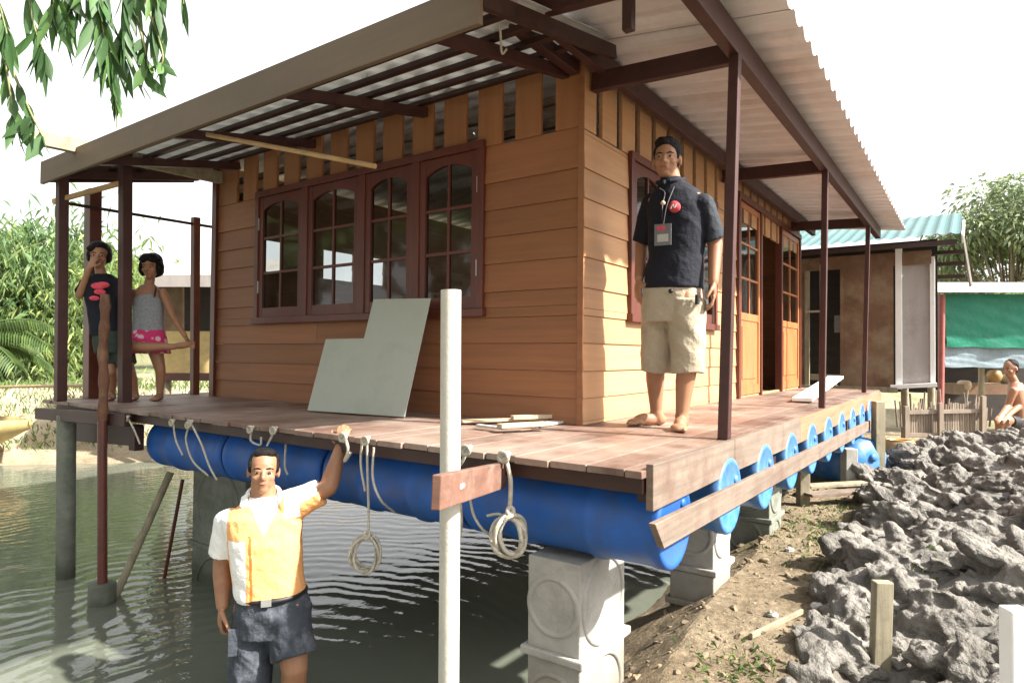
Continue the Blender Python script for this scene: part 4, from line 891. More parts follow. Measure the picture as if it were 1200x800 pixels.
prim_loft(m, [(B(317, 690), s_*.150, f_*.122), (B(319, 712), s_*.172, f_*.132), (B(320, 738), s_*.165, f_*.128)])
prim_cap(m, B(298, 712, .01), .104, B(292, 806, -.05), .098, flat=True, seg=20); prim_cap(m, B(337, 714, .0), .106, B(345, 769, -.07), .102, flat=True, seg=20)
so_ = blob('cargo_shorts', m, M['denim'], t, .0065, 4, fold=folds(.03, 11))
m = MB(); c = B(317, 693); m.tube([c+s_*(.158*math.cos(a))+f_*(.130*math.sin(a)) for a in np.linspace(0, 6.283, 30)], .013, 8); bl = m.build('belt', M['belt'], so_)
m = MB(); q = c+f_*.142+s_*-.01; m.beam(q-s_*.022, q+s_*.022, .008, .032); m.build('buckle', M['metal'], bl)
m = MB(); q = B(283, 748, -.10); m.prism([q-s_*.055+Z*.05, q+s_*.045+Z*.05, q+s_*.045-Z*.07, q-s_*.055-Z*.07], f_*.012); m.build('cargo_pocket', M['denim'], so_)
# ---- girl in the grey vest
def girl(D, spec): pass
DA = 5.20; t = thing('person', (-3.52, -.52, 0), 'girl in a grey vest and pink skirt holding up one foot on the deck', 'person')
B = lambda px, py, o=0.: at(px, py, DA+o)
s_, f_ = turned(24); k8 = .80
m = MB(); P, hr, hf, hu = head(m, B(177, 313), f_-S0*.30-Z*.1, Z-S0*.05, .86, ears=False, face=.92)
prim_cap(m, B(176, 326), .036, B(174, 338), .040)
prim_loft(m, [(B(174, 334), s_*.055, f_*.045), (B(174, 342), s_*.105, f_*.062), (B(174, 360), s_*.105, f_*.078), (B(174, 380), s_*.103, f_*.080), (B(174, 396), s_*.112, f_*.085), (B(174, 408), s_*.10, f_*.08)])
ar = [B(191, 343, -.01), B(203, 371, -.03), B(217, 394, -.10)]
prim_cap(m, ar[0], .033, ar[1], .027); prim_cap(m, ar[1], .027, ar[2], .019); hand(m, ar[2], (ar[2]-ar[1]), Z-S0*.3, -A0, .70, 35)
al = [B(158, 343, .0), B(148, 362, -.06), B(147, 330, -.10)]
prim_cap(m, al[0], .033, al[1], .026); prim_cap(m, al[1], .026, al[2], .019); hand(m, al[2], Z+S0*-.05, A0, S0, .70, 45)
a_ = B(187, 462, .0); a_.z = .06; prim_cap(m, B(181, 405, .01), .062, B(188, 434, -.01), .040); prim_cap(m, B(188, 434, -.01), .039, B(188, 434, -.01).lerp(a_, .4)+A0*.008, .037); prim_cap(m, B(188, 434, -.01).lerp(a_, .4)+A0*.008, .036, a_, .024); foot(m, a_, a_-A0+S0*.1, .74)
kn = B(154, 406, -.17); an = B(205, 406, -.13)
prim_cap(m, B(170, 402, -.01), .062, kn, .043); prim_cap(m, kn, .042, kn.lerp(an, .4)-Z*.004, .039); prim_cap(m, kn.lerp(an, .4)-Z*.004, .038, an, .024)
prim_ell(m, an+S0*.055+Z*.010, (.085, .026, .028), (S0*.95+Z*.12, A0, Z)); 
for k in range(5): prim_cap(m, an+S0*.125+Z*(.035-.012*k), .008, an+S0*.152+Z*(.035-.012*k), .007, 8)
body = blob('body', m, M['skin'], t, .0055, 4); face_parts(body, P, hr, hf, hu, .86)
m = MB()
for (x_, y_, z_, q) in ((0, -.03, .05, (.098, .098, .086)), (0, .02, .085, (.085, .075, .045)), (-.075, -.01, -.01, (.034, .06, .075)), (.075, -.01, -.01, (.034, .06, .075)), (0, -.07, -.02, (.085, .05, .08)), (.03, .06, .07, (.05, .034, .03)), (-.04, .06, .07, (.045, .034, .03))): prim_ell(m, P(x_, y_, z_), tuple(.86*v for v in q), (hr, hf, hu))
blob('hair', m, M['hair'], t, .0055, 2, fold=hair_noise(.0022, 50))
m = MB(); prim_loft(m, [(B(174, 345), s_*.085, f_*.070), (B(174, 351), s_*.112, f_*.082), (B(174, 364), s_*.114, f_*.088), (B(174, 380), s_*.113, f_*.090), (B(174, 391), s_*.122, f_*.096)])
ve = blob('vest', m, M['tank'], t, .006, 2, fold=folds(.012, 4))
for k in (-1, 1):
    m = MB(); m.tube(sub([B(174+7*k, 348, -.07), B(174+8.5*k, 340, -.055), B(174+9*k, 337, .0), B(174+8*k, 344, .07)], 4), .007, 6); m.build('strap', M['belt'], ve)
m = MB(); prim_loft(m, [(B(174, 386), s_*.118, f_*.092), (B(173, 396), s_*.140, f_*.112), (B(173, 414), s_*.168, f_*.125)]); prim_cap(m, B(170, 398, -.03), .080, B(158, 405, -.13), .066, flat=True)
blob('skirt', m, M['pink'], t, .0065, 3, fold=folds(.03, 6))
# ---- child in the navy T-shirt
DB_ = 5.10; t = thing('person', at(138, 466, DB_)*1., 'child in a navy T-shirt with pink print standing behind the peeled post', 'person')
B = lambda px, py, o=0.: at(px, py, DB_+o)
s_, f_ = turned(22)
m = MB(); P, hr, hf, hu = head(m, B(116, 300), f_+S0*.08-Z*.08, Z, .90, face=.92)
prim_cap(m, B(117, 314), .038, B(120, 326), .042)
prim_loft(m, [(B(120, 322), s_*.06, f_*.05), (B(121, 331), s_*.115, f_*.07), (B(123, 352), s_*.115, f_*.085), (B(126, 375), s_*.108, f_*.085), (B(131, 398), s_*.118, f_*.09), (B(134, 412), s_*.10, f_*.08)])
q = [B(103, 332, .0), B(93, 346, -.08), B(105, 314, -.13)]
prim_cap(m, q[0], .036, q[1], .029); prim_cap(m, q[1], .029, q[2], .020); hand(m, q[2], Z+S0*.25+A0*.3, A0, S0, .74, 40)
q2 = [B(138, 331, .02), B(146, 352, -.04), B(142, 316, -.14)]
prim_cap(m, q2[0], .036, q2[1], .029); prim_cap(m, q2[1], .029, q2[2], .021); hand(m, q2[2], Z*.9+S0*.25, A0, -S0, .74, 50)
for hp, kn, an in (((125, 405, .02), (130, 436, -.03), (131, 460, .02)), ((141, 405, .02), (152, 436, .0), (158, 460, .05))):
    a_ = B(*an); a_.z = .062; prim_cap(m, B(*hp), .068, B(*kn), .044); prim_cap(m, B(*kn), .042, B(*kn).lerp(a_, .4)+A0*.008, .040); prim_cap(m, B(*kn).lerp(a_, .4)+A0*.008, .039, a_, .026); foot(m, a_, a_-A0+S0*.1, .78)
body = blob('body', m, M['skin2'], t, .0055, 4); face_parts(body, P, hr, hf, hu, .9)
m = MB()
for (x_, y_, z_, qq) in ((0, -.03, .05, (.094, .094, .084)), (0, .01, .088, (.075, .07, .04)), (-.07, -.02, .0, (.03, .055, .06)), (.07, -.02, .0, (.03, .055, .06)), (0, -.065, -.01, (.08, .05, .07)), (.05, .045, .06, (.04, .04, .03))): prim_ell(m, P(x_, y_, z_), tuple(.9*v for v in qq), (hr, hf, hu))
blob('hair', m, M['hair'], t, .0055, 2, fold=hair_noise(.002, 50))
m = MB(); prim_loft(m, [(B(120, 321), s_*.07, f_*.06), (B(121, 330), s_*.135, f_*.085), (B(123, 352), s_*.135, f_*.102), (B(126, 375), s_*.13, f_*.102), (B(129, 394), s_*.135, f_*.106)])
for q_ in (q, q2): prim_cap(m, q_[0]+Z*.004, .052, q_[0].lerp(q_[1], .8), .050, flat=True)
sh = blob('t_shirt', m, M['navy'], t, .006, 3, fold=folds(.014, 9))
m = MB(); c = B(117, 342, -.112)
for dx, dz, w_ in ((-.01, .045, .05), (.02, .055, .045), (.0, .0, .04), (-.035, -.05, .035), (.03, -.03, .03)): prim_ell(m, c+s_*dx+Z*dz, (w_, .012, w_*.55), (s_, f_, Z), 12)
m.build('chest_print', M['pinkprint'], sh)
m = MB(); prim_loft(m, [(B(129, 388), s_*.125, f_*.10), (B(132, 402), s_*.138, f_*.11), (B(133, 414), s_*.13, f_*.10)])
prim_cap(m, B(125, 404, .02), .080, B(129, 428, -.01), .074, flat=True); prim_cap(m, B(141, 404, .02), .080, B(149, 428, .0), .074, flat=True)
blob('shorts', m, mat('dark green cotton', (.03, .045, .035), .9, .3, (9, 9, 9), .4, bscale=12), t, .0065, 3, fold=folds(.02, 2))
# ---- person sitting by the far fence, at the right edge
DC = 8.6; t = thing('person', at(1188, 505, DC), 'bare chested person in dark shorts sitting far off at the right edge', 'person')
B = lambda px, py, o=0.: at(px, py, DC+o)
s_, f_ = turned(40); m = MB(); P, hr, hf, hu = head(m, B(1184, 432), -S0+Z*-.2-A0*.3, Z, 1.)
prim_cap(m, B(1186, 442), .05, B(1190, 452), .06)
prim_loft(m, [(B(1190, 448), s_*.08, f_*.07), (B(1192, 456), s_*.19, f_*.10), (B(1194, 474), s_*.165, f_*.115), (B(1195, 494), s_*.16, f_*.12), (B(1195, 502), s_*.14, f_*.11)])
for k, e in ((-1, -14), (1, 12)):
    a, b, c = B(1192, 457)+s_*.20*k, B(1188+e*.5, 476, -.1), B(1176+e*.3, 488, -.32)
    prim_cap(m, a, .052, b, .04); prim_cap(m, b, .04, c, .028); hand(m, c, c-b, -Z, S0, 1., 30)
    h, kn, an = B(1195, 497)+s_*.09*k, B(1176+e*.3, 492, -.30), B(1174+e*.3, 516, -.22)
    prim_cap(m, h, .085, kn, .058); prim_cap(m, kn, .056, an, .034); foot(m, an, an-S0, 1., an.z-.06)
body = blob('body', m, M['skin2'], t, .009, 3); face_parts(body, P, hr, hf, hu)
m = MB(); prim_ell(m, P(0, -.03, .05), (.082, .085, .078), (hr, hf, hu)); prim_ell(m, P(0, -.06, .0), (.07, .045, .07), (hr, hf, hu)); blob('hair', m, M['hair'], t, .008, 1, fold=hair_noise(.003))
m = MB(); prim_loft(m, [(B(1195, 489), s_*.175, f_*.13), (B(1195, 503), s_*.18, f_*.135)])
for k, e in ((-1, -14), (1, 12)): prim_cap(m, B(1195, 497)+s_*.09*k, .10, B(1179+e*.3, 493, -.25), .08, flat=True)
blob('shorts', m, M['belt'], t, .01, 2)
# ------------------------------------------------------------------ huts, stall, fence behind on the right
YH = 6.85
hut = thing('shack', (.35, YH+1, -.6), 'old timber shack with a teal tin roof and a dark doorway behind the deck', 'shack')
def hq(name, x0, x1, z0, z1, y, matl, th=.03, par=None, bevel=0):
    m = MB(); m.box(x0, x1, y, y+th, z0, z1); return m.build(name, M[matl], par or hut, bevel=bevel)
hq('plywood_wall', .33, .93, -.02, 1.62, YH, 'ply'); hq('wall_panel', -1.2, 1.36, 1.62, 1.80, YH, 'ply', .02); hq('back_boarding', -1.2, 1.40, -.1, 2.05, YH+.75, 'void')  # back_boarding is a dark sheet standing for the shade behind the doorway
hq('wall_panel', -1.2, -.16, -.02, 1.62, YH, 'ply', .02)
hq('door_post', -.17, -.11, -.02, 1.62, YH-.03, 'post_wood', .05); hq('door_post', .29, .335, -.02, 1.62, YH-.025, 'ply', .05)
hq('corner_post', .955, 1.03, -.03, 1.86, YH-.03, 'white', .07, bevel=.004)
m = MB(); m.prism([(1.03, YH+.03, -.03), (1.34, YH+.10, .04), (1.34, YH+.10, 1.70), (1.03, YH+.03, 1.72)], (0, .03, 0)); m.build('side_panel', M['plyg'], hut)
m = MB(); m.beam((1.37, YH+.08, .02), (1.37, YH+.08, 1.72), .05, .05, Y); m.build('corner_post', M['white'], hut)
m = MB(); m.beam((.90, YH-.05, .0), (1.42, YH-.02, .045), .10, .05); m.build('sill_plank', M['white'], hut)
m = MB(); m.beam((-.5, YH-.06, -.05), (.98, YH-.04, -.04), .12, .07); m.build('sill_plank', M['post_wood'], hut)
for x in (.2, .7, 1.05, 1.35):
    m = MB(); m.tube([(x, YH+.1, -1.2), (x, YH+.1, 0)], .045, 8); m.build('stilt', M['post_wood'], hut)
m = sheet('r', (-1.4, YH-.42, 1.92), (0, 1, .30), X, 2.2, 3.08, .14, .014, None); m.build('tin_roof', M['teal'], hut)
m = MB(); m.prism([(1.69, YH-.45, 1.90), (1.69, YH+1.0, 2.33), (1.69, YH+1.0, 2.24), (1.69, YH-.40, 1.80)], (.025, 0, 0)); m.build('bargeboard', M['white'], hut)
m = MB(); m.prism([(1.70, YH-.46, 1.88), (1.78, YH-.2, 1.30), (1.76, YH+.0, 1.30), (1.70, YH-.3, 1.86)], (.02, .02, 0)); m.build('bargeboard', M['plyg'], hut)
for k, z in enumerate((1.80, 1.66, 1.50)):
    m = MB(); m.beam((.9, YH+.25+.1*k, z), (1.72, YH+.25+.1*k, z-.02), .05, .05); m.build('rafter', M['dark'], hut)
m = MB(); m.box(-1.3, 1.64, YH-.36, YH-.31, 1.80, 1.86); m.build('eave_beam', M['dark'], hut)
m = MB(); m.box(.035, .055, YH-.06, YH-.04, .05, 1.7); m.build('door_pipe', M['metal'], hut); m = MB(); m.box(-.16, .12, YH-.055, YH-.04, 1.02, 1.05); m.build('door_bar', M['metal'], hut)
m = MB(); m.box(.14, .30, YH+.45, YH+.47, .75, 1.0); m.build('hanging_cloth', M['tank'], hut)
m = MB(); m.box(-.12, .32, YH+.10, YH+.16, .06, .14); m.build('threshold', M['post_wood'], hut)
# stall with tarpaulins
DS = 10.5; st = thing('stall', at(1160, 500, DS+1), 'open stall with a green tarpaulin hung under a pale tin roof', 'stall')
def tarp(name, corners, matl, nx_=22, ny_=14, amp=.05, par=None):
    a, b, c, d = [V(p) for p in corners]; m = MB(); vs = []
    for j in range(ny_+1):
        for i in range(nx_+1):
            u_, v_ = i/nx_, j/ny_; p = a.lerp(b, u_).lerp(d.lerp(c, u_), v_); h_ = amp*math.sin(u_*17+v_*5)*(.3+v_)+amp*.6*math.sin((u_-v_)*23); e = .008*math.sin(u_*26)*v_
            vs.append(p+F0*h_-Z*e)
    n = len(vs); vs += [p+F0*.006 for p in vs]
    fs = [(j*(nx_+1)+i, j*(nx_+1)+i+1, (j+1)*(nx_+1)+i+1, (j+1)*(nx_+1)+i) for j in range(ny_) for i in range(nx_)]
    m.add(vs, fs+[tuple(k+n for k in f[::-1]) for f in fs], 0, True); return m.build(name, M[matl], par or st)
B = lambda px, py, o=0.: at(px, py, DS+o)
tarp('green_tarpaulin', (B(1107, 344), B(1290, 346), B(1290, 410), B(1109, 406)), 'tarp', amp=.010)
tarp('grey_tarpaulin', (B(1107, 402, .06), B(1290, 402, .06), B(1290, 432, .06), B(1107, 430, .06)), 'tarpb', amp=.008)
m = MB(); m.tube([B(1102, 480, -.1)-Z*.4, B(1104, 345, -.1)], .045, 10); m.build('red_pole', M['redpipe'], st)
for px in (1150, 1215, 1280):
    m = MB(); m.tube([B(px, 520, .4)-Z*.3, B(px, 340, .4)], .045, 8); m.build('stall_post', M['post_wood'], st)
m = MB(); m.prism([B(1088, 342, -.25), B(1300, 343, -.25), B(1300, 332, 1.8), B(1092, 332, 1.8)], Z*.02); m.build('stall_roof', M['plyg'], st)
m = MB(); m.prism([B(1088, 342, -.27), B(1300, 343, -.27), B(1300, 334, -.27), B(1088, 334, -.27)], F0*.02); m.build('roof_edge', M['white'], st)
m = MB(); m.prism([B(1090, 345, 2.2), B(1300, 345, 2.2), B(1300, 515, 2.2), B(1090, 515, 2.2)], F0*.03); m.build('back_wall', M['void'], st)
m = MB(); m.prism([B(1120, 450, 1.2), B(1190, 450, 1.2), B(1190, 462, 1.2), B(1120, 462, 1.2)], F0*.6); m.build('counter', M['ply'], st)
for k, (px, py, c_) in enumerate(((1130, 452, 'offcut'), (1165, 440, 'jar'), (1182, 445, 'conc'))):
    m = MB(); q = B(px, py, 1.3); m.lathe([(-.12, .0), (-.12, .09), (0, .13), (.08, .10), (.1, .06), (.1, 0)], q, Z, 14); tag(m.build('pot', M[c_]), ['pale round pot on the stall counter, leftmost', 'brown round pot in the middle of the stall counter', 'grey round pot at the right of the stall counter'][k], 'pot')
m = MB(); m.box(0, 1, 0, 1, 0, 1)
a, b, c, d = B(1130, 512, -.6), B(1300, 512, -.6), B(1300, 505, -.6), B(1130, 505, -.6)
bm_ = thing('bench', B(1195, 520, -1.9), 'low dark bench under the sitting person', 'bench'); m = MB(); p, q = at(1160, 506, 8.65), at(1260, 506, 8.65); m.beam(p, q, .34, .04); m.build('seat', M['post_wood'], bm_)
for u_ in (.08, .9):
    m = MB(); k = p.lerp(q, u_); m.beam(k-Z*.02, k-Z*.5, .05, .28, F0); m.build('leg', M['post_wood'], bm_)
# lath fence
DF = 8.0; fe = thing('lath_fence', at(1105, 515, DF), 'low grey fence of upright laths standing beyond the mud heap', 'fence')
B = lambda px, py, o=0.: at(px, py, DF+o)
m = MB()
for i in range(32):
    px = 1063+i*2.85; m.beam(B(px, 512), B(px+random.uniform(-.6, .6), 474+random.uniform(-4, 6)), .020, .012, F0)
m.build('laths', M['slatwood'], fe)
for y0, y1 in ((483, 481), (509, 510)):
    m = MB(); m.beam(B(1060, y0, -.03), B(1156, y1, -.03), .03, .045); m.build('rail', M['slatwood'], fe)
for px, y0, y1 in ((1062, 530, 476), (1102, 530, 472), (1152, 530, 464)):
    m = MB(); m.beam(B(px, y0, -.06), B(px, y1, -.06), .05, .05, F0); m.build('fence_post', M['slatwood'], fe)
m = MB(); rr = random.Random(3)
for i in range(26):
    px = 1052+i*4.3; m.tube([B(px, 500, .5), B(px+rr.uniform(-6, 6), 455+rr.uniform(0, 25), .5)], .012, 5)
tag(m.build('brushwood', M['slatwood']), 'tangle of thin sticks stacked behind the lath fence', 'sticks', kind='stuff')
q = at(1054, 535, 7.2); m = MB(); m.lathe([(.0, 0), (.0, .11), (.06, .17), (.14, .18), (.19, .15), (.205, .135), (.215, .14), (.205, .12), (.1, .12), (.1, 0)], q-Z*.02, Z, 28); tag(m.build('earthen_jar', M['jar']), 'squat brown earthen jar at the foot of the mud heap by the fence', 'jar')
# ------------------------------------------------------------------ left background: hut, boat
hl = thing('far_house', (-7.6, 2.3, -.3), 'pale boarded house with a dark window beyond the left veranda posts', 'house')
B = lambda px, py, o=0.: at(px, py, 9.5+o)
def slab(name, px0, px1, py0, py1, o, matl, th=.05, par=None):
    m = MB(); m.prism([B(px0, py0, o), B(px1, py0, o), B(px1, py1, o), B(px0, py1, o)], F0*th); return m.build(name, M[matl], par or hl)
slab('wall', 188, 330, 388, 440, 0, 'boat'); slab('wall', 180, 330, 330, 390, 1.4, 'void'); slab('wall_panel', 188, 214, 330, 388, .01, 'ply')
m = MB(); m.prism([B(176, 333, -.5), B(330, 325, -.5), B(330, 306, 1.6), B(184, 312, 1.6)], Z*.04); m.build('roof', M['plyg'], hl)
slab('eave_board', 178, 330, 322, 336, -.5, 'plyg', .03)
slab('floor_beam', 184, 330, 437, 446, -.1, 'dark', .1)
for px in (196, 228, 262):
    m = MB(); m.tube([B(px, 470, .0)-Z*.3, B(px, 440, .0)], .06, 8); m.build('stilt', M['post_wood'], hl)
q = at(-6, 500, 7.6); m = MB(); vs = []
L_ = 3.2; n_ = 16; bdir = (-S0*.96+A0*.28)
bow = at(36, 496, 9.25)
rings = []
for i in range(n_+1):
    u_ = i/n_; wdt = .52*(1-(1-min(1, u_*1.9))**2.2)*1.; c = bow+bdir*(u_*L_); zt = .05*(1-u_)**2; dep = .50*(min(1, .25+u_*2.2)); sd_ = bdir.cross(Z).normalized()
    ring = []
    for k in range(9):
        a = math.pi*k/8; ring.append(c+sd_*(wdt*math.cos(a))+Z*(zt-dep*math.sin(a)**.7))
    for k in range(8, -1, -1):
        a = math.pi*k/8; ring.append(c+sd_*((wdt-.025)*math.cos(a))+Z*(zt+.001-(dep-.03)*max(0, math.sin(a))**.7))
    rings.append(ring)
for r_i in rings: vs += r_i
w_ = 18; fs = [(i*w_+k, i*w_+(k+1) % w_, (i+1)*w_+(k+1) % w_, (i+1)*w_+k) for i in range(n_) for k in range(w_)]
m.add(vs, fs, 0, True); tag(m.build('rowing_boat', M['boat']), 'ochre boat drawn up on the far bank at the left edge', 'boat')
# ------------------------------------------------------------------ plants
def leaf(m, p, d, L, w_, nrm=None, droop=.25):
    d = V(d).normalized(); sd = d.cross(nrm or V((random.uniform(-1, 1), random.uniform(-1, 1), random.uniform(-.2, 1)))); sd = sd.normalized() if sd.length > 1e-3 else d.orthogonal().normalized()
    q = p+d*L*.45-Z*droop*L*.12; e = p+d*L*.93-Z*droop*L
    m.add([p, q+sd*w_*.5, e, q-sd*w_*.5], [(0, 1, 2), (0, 2, 3)])
def crown(m, clumps, n, L, w_, droop=.35):
    for c, rad in clumps:
        c = V(c)
        for _ in range(n):
            v = V((random.gauss(0, 1), random.gauss(0, 1), random.gauss(0, 1))).normalized(); k = random.random()**.45
            p = c+V((v.x*rad, v.y*rad, v.z*rad*.72))*k; d = v+V((random.uniform(-.8, .8), random.uniform(-.8, .8), random.uniform(-.9, .3))); leaf(m, p, d, L*random.uniform(.6, 1.3), w_*random.uniform(.7, 1.2), None, droop)
def tree(name, base, h, rad, label, lm, n=170, L=.32, w_=.13, nc=16, flat=.7, trunk=.16, group=None, low=.35):
    t = thing(name, base, label, 'tree', group); base = V(base); m = MB(); tops = []
    mid = base+Z*h*low+V((random.uniform(-.2, .2), random.uniform(-.2, .2), 0))
    m.tube([base-Z*.3, base.lerp(mid, .5), mid, base+Z*h*.8], [trunk*1.2, trunk, trunk*.8, trunk*.25], 9)
    for i in range(nc):
        a = i*2.4+random.uniform(-.4, .4); rr = rad*math.sqrt((i+.5)/nc)*random.uniform(.8, 1.05)*.85; z = h*(low+.22+(1-low-.22)*(1-(rr/rad)**2)*random.uniform(.5, 1)); c = base+V((rr*math.cos(a), rr*math.sin(a), z)); tops.append((c, rad*random.uniform(.26, .42)))
        m.tube(sub([mid.lerp(base+Z*h*.7, random.uniform(0, .7)), mid.lerp(c, .5)+Z*.1, c], 3), [trunk*.4*(1-.12*j) for j in range(7)], 6)
    m.build('trunk', M['bark'], t); m = MB(); crown(m, tops, n, L, w_); m.build('crown', M[lm], t); return t
def bamboo(base, h, label, n=9, lm='leaf_a', lean=.35, group=None):
    t = thing('bamboo_clump', base, label, 'bamboo', group); m, l = MB(), MB(); base = V(base)
    for i in range(n):
        a = random.uniform(0, 6.28); b = base+V((math.cos(a), math.sin(a), 0))*random.uniform(.1, .5); hh = h*random.uniform(.7, 1.1); ln_ = V((math.cos(a), math.sin(a), 0))*hh*lean*random.uniform(.5, 1.3)
        P_ = sub([b-Z*.2, b+Z*hh*.45+ln_*.2, b+Z*hh*.8+ln_*.6, b+Z*hh*.92+ln_*1.25], 5); m.tube(P_, [.045*(1-.05*j) for j in range(len(P_))], 6)
        for j in range(3, len(P_)):
            for _ in range(46):
                p = P_[j]+V((random.gauss(0, .38), random.gauss(0, .38), random.gauss(-.05, .32))); leaf(l, p, V((random.uniform(-1, 1), random.uniform(-1, 1), random.uniform(-1, .1))), random.uniform(.18, .36), random.uniform(.04, .07), None, .5)
    m.build('culms', M['twig'], t); l.build('leaves', M[lm], t); return t
def gp(px, d): q = at(px, 420, d); return V((q.x, q.y, hz(q.x, q.y)-.05))
pg = 'greenery on the far bank'
bamboo(gp(30, 14), 3.3, 'pale bamboo at the far left behind the palm fronds', 10)
bamboo(gp(96, 15.5), 3.1, 'bamboo clump seen between the two left veranda posts', 10)
bamboo(gp(-40, 13), 3.7, 'tall bamboo at the extreme left edge', 9, 'leaf_b')
tree('shrub', gp(135, 17), 2.9, 1.6, 'loose green shrub tree behind the two girls', 'leaf_a', 150, .26, .10, 12, group=pg, low=.15)
tree('shrub', gp(66, 20), 3.6, 2.2, 'mid green tree low behind the bamboo clumps', 'leaf_b', 150, .3, .12, 14, low=.15)
tree('shrub', gp(-10, 19), 4.0, 2.3, 'bushy green tree far back at the left edge', 'leaf_b', 150, .3, .12, 14, low=.15)
tree('shrub', gp(215, 22), 2.6, 1.8, 'low green tree behind the far house at left', 'leaf_b', 120, .3, .12, 12, low=.15)
# palm with arching fronds at the left edge
def palm(base, h, label, fr_, lm='palm'):
    t = thing('palm', base, label, 'palm'); base = V(base); m = MB(); m.tube([base-Z*.3, base+Z*h*.5, base+Z*h], [.16, .12, .11], 10); m.build('trunk', M['bark'], t); c = base+Z*h
    for (az, el, L) in fr_:
        d = V((math.cos(az), math.sin(az), 0)); P_ = [c+d*(L*u_*(1-.15*u_))+Z*(math.sin(el)*L*u_-.62*L*u_*u_) for u_ in np.linspace(0, 1, 14)]
        m = MB(); m.tube(P_, [.022*(1-.06*j) for j in range(14)], 5)
        for j in range(2, 14):
            tt = (P_[min(13, j+1)]-P_[j-1]).normalized(); sd_ = tt.cross(Z).normalized()
            for kk in range(3):
                for sg in (-1, 1):
                    p = P_[j]+(P_[j-1]-P_[j])*(kk/3); leaf(m, p, sd_*sg+tt*.55-Z*.25, L*.27*(1.05-abs(j/13-.45)), .035, Z, .35)
        m.build('frond', M[lm], t)
azr = math.atan2(S0.y, S0.x)
palm(gp(-75, 9.2), 1.75, 'young palm with arching fronds reaching in at the left edge', [(azr+a, e, L) for a, e, L in ((.1, .75, 1.75), (-.25, .55, 1.7), (.5, .5, 1.6), (-.6, .8, 1.5), (1.1, .7, 1.5), (2., .7, 1.5), (3., .8, 1.5), (-1.4, .7, 1.5), (.25, 1.0, 1.7))])
# grassy fringe on the far bank
m = MB()
for _ in range(2600):
    px, d = random.uniform(-20, 300), random.uniform(8.6, 15); q = gp(px, d)
    if q.z < -1.2 or random.random() < .35: continue
    for k in range(3): leaf(m, q+V((random.gauss(0, .08), random.gauss(0, .08), .03)), V((random.uniform(-.5, .5), random.uniform(-.5, .5), 1)), random.uniform(.08, .28), .022, None, .3)
tag(m.build('bank_grass', M['grass'], origin=(-9, 4, -.8), kind='stuff'), 'thin grass along the far bank', 'grass')
m = MB()
for (px, py, n_, sp) in ((975, 612, 420, .22), (995, 650, 200, .14), (960, 640, 120, .18), (870, 775, 110, .09), (1010, 690, 40, .06), (905, 790, 30, .10), (1000, 595, 90, .14), (1085, 700, 24, .08)):
    q = on(px, py, 2, -.86)
    for _ in range(n_):
        x, y = q.x+random.gauss(0, sp), q.y+random.gauss(0, sp*1.6); leaf(m, V((x, y, hz(x, y))), V((random.uniform(-.6, .6), random.uniform(-.6, .6), .9)), random.uniform(.03, .09), .008, None, .5)
tag(m.build('grass_tufts', M['grass'], origin=(.8, 1, -.9), kind='stuff'), 'short grass tufts growing on the mud', 'grass')
# trees beyond the shacks at the right
tree('rain_tree', gp(1185, 27), 8.4, 3.3, 'pale spreading tree above the stall roof at right', 'leaf_c', 300, .30, .12, 34, trunk=.18, low=.12)
tree('rain_tree', gp(1290, 30), 8.0, 3.6, 'pale tree at the right frame edge beyond the stall', 'leaf_c', 260, .34, .14, 30, trunk=.18, low=.12)
tree('rain_tree', gp(1120, 33), 5.2, 2.6, 'low pale tree just above the teal shack roof', 'leaf_c', 180, .36, .14, 18, trunk=.16, low=.1)
for i, (px, d, h_) in enumerate(((1240, 20, 3.6), (1340, 18, 4.2))): tree('shrub', gp(px, d), h_, 2.0, ['green bush behind the stall', 'green bush right of the stall'][i], 'leaf_b', 120, .3, .12, 12, low=.15)
# tree overhanging the pond at the near left, its branch tips hang into the view
t = thing('mango_tree', (-2.6, -8.6, -1.0), 'big shade tree on the near bank whose drooping leaf sprays hang at upper left', 'tree')
m = MB(); m.tube(sub([(-2.6, -8.6, -1.3), (-2.5, -8.4, .6), (-2.2, -7.8, 2.2), (-1.7, -7.2, 3.6)], 5), [.34-.012*i for i in range(16)], 12)
cl = []
for i in range(34):
    a = i*2.4; rr = 3.8*math.sqrt((i+.5)/34); c = V((-2.3+rr*math.cos(a)*1.15, -7.3+rr*math.sin(a)*.8, 3.6+random.uniform(-1.2, 1.9)*(1-.35*rr/3.8))); cl.append((c, random.uniform(.7, 1.15)))
    m.tube(sub([V((-2.2, -7.8, 2.2)).lerp(V((-1.7, -7.2, 3.6)), random.random()), V((-1.9, -7.4, 2.9)).lerp(c, .5)+Z*.2, c], 3), [.09-.010*j for j in range(7)], 6)
tip = [at(130, -90, 2.4), at(20, -80, 2.3), at(210, -110, 2.5)]
m.tube(sub([V((-1.9, -7.3, 2.8)), V((-.6, -5.2, 2.6)), tip[0]+Z*.2, tip[0]+A0*.4+Z*.15], 6), [.06-.0022*j for j in range(19)], 7)
m.build('trunk', M['bark'], t)
m = MB(); crown(m, cl, 210, .30, .085, .5); m.build('crown', M['leaf_b'], t)
tw, lf = MB(), MB(); rr = random.Random(11)
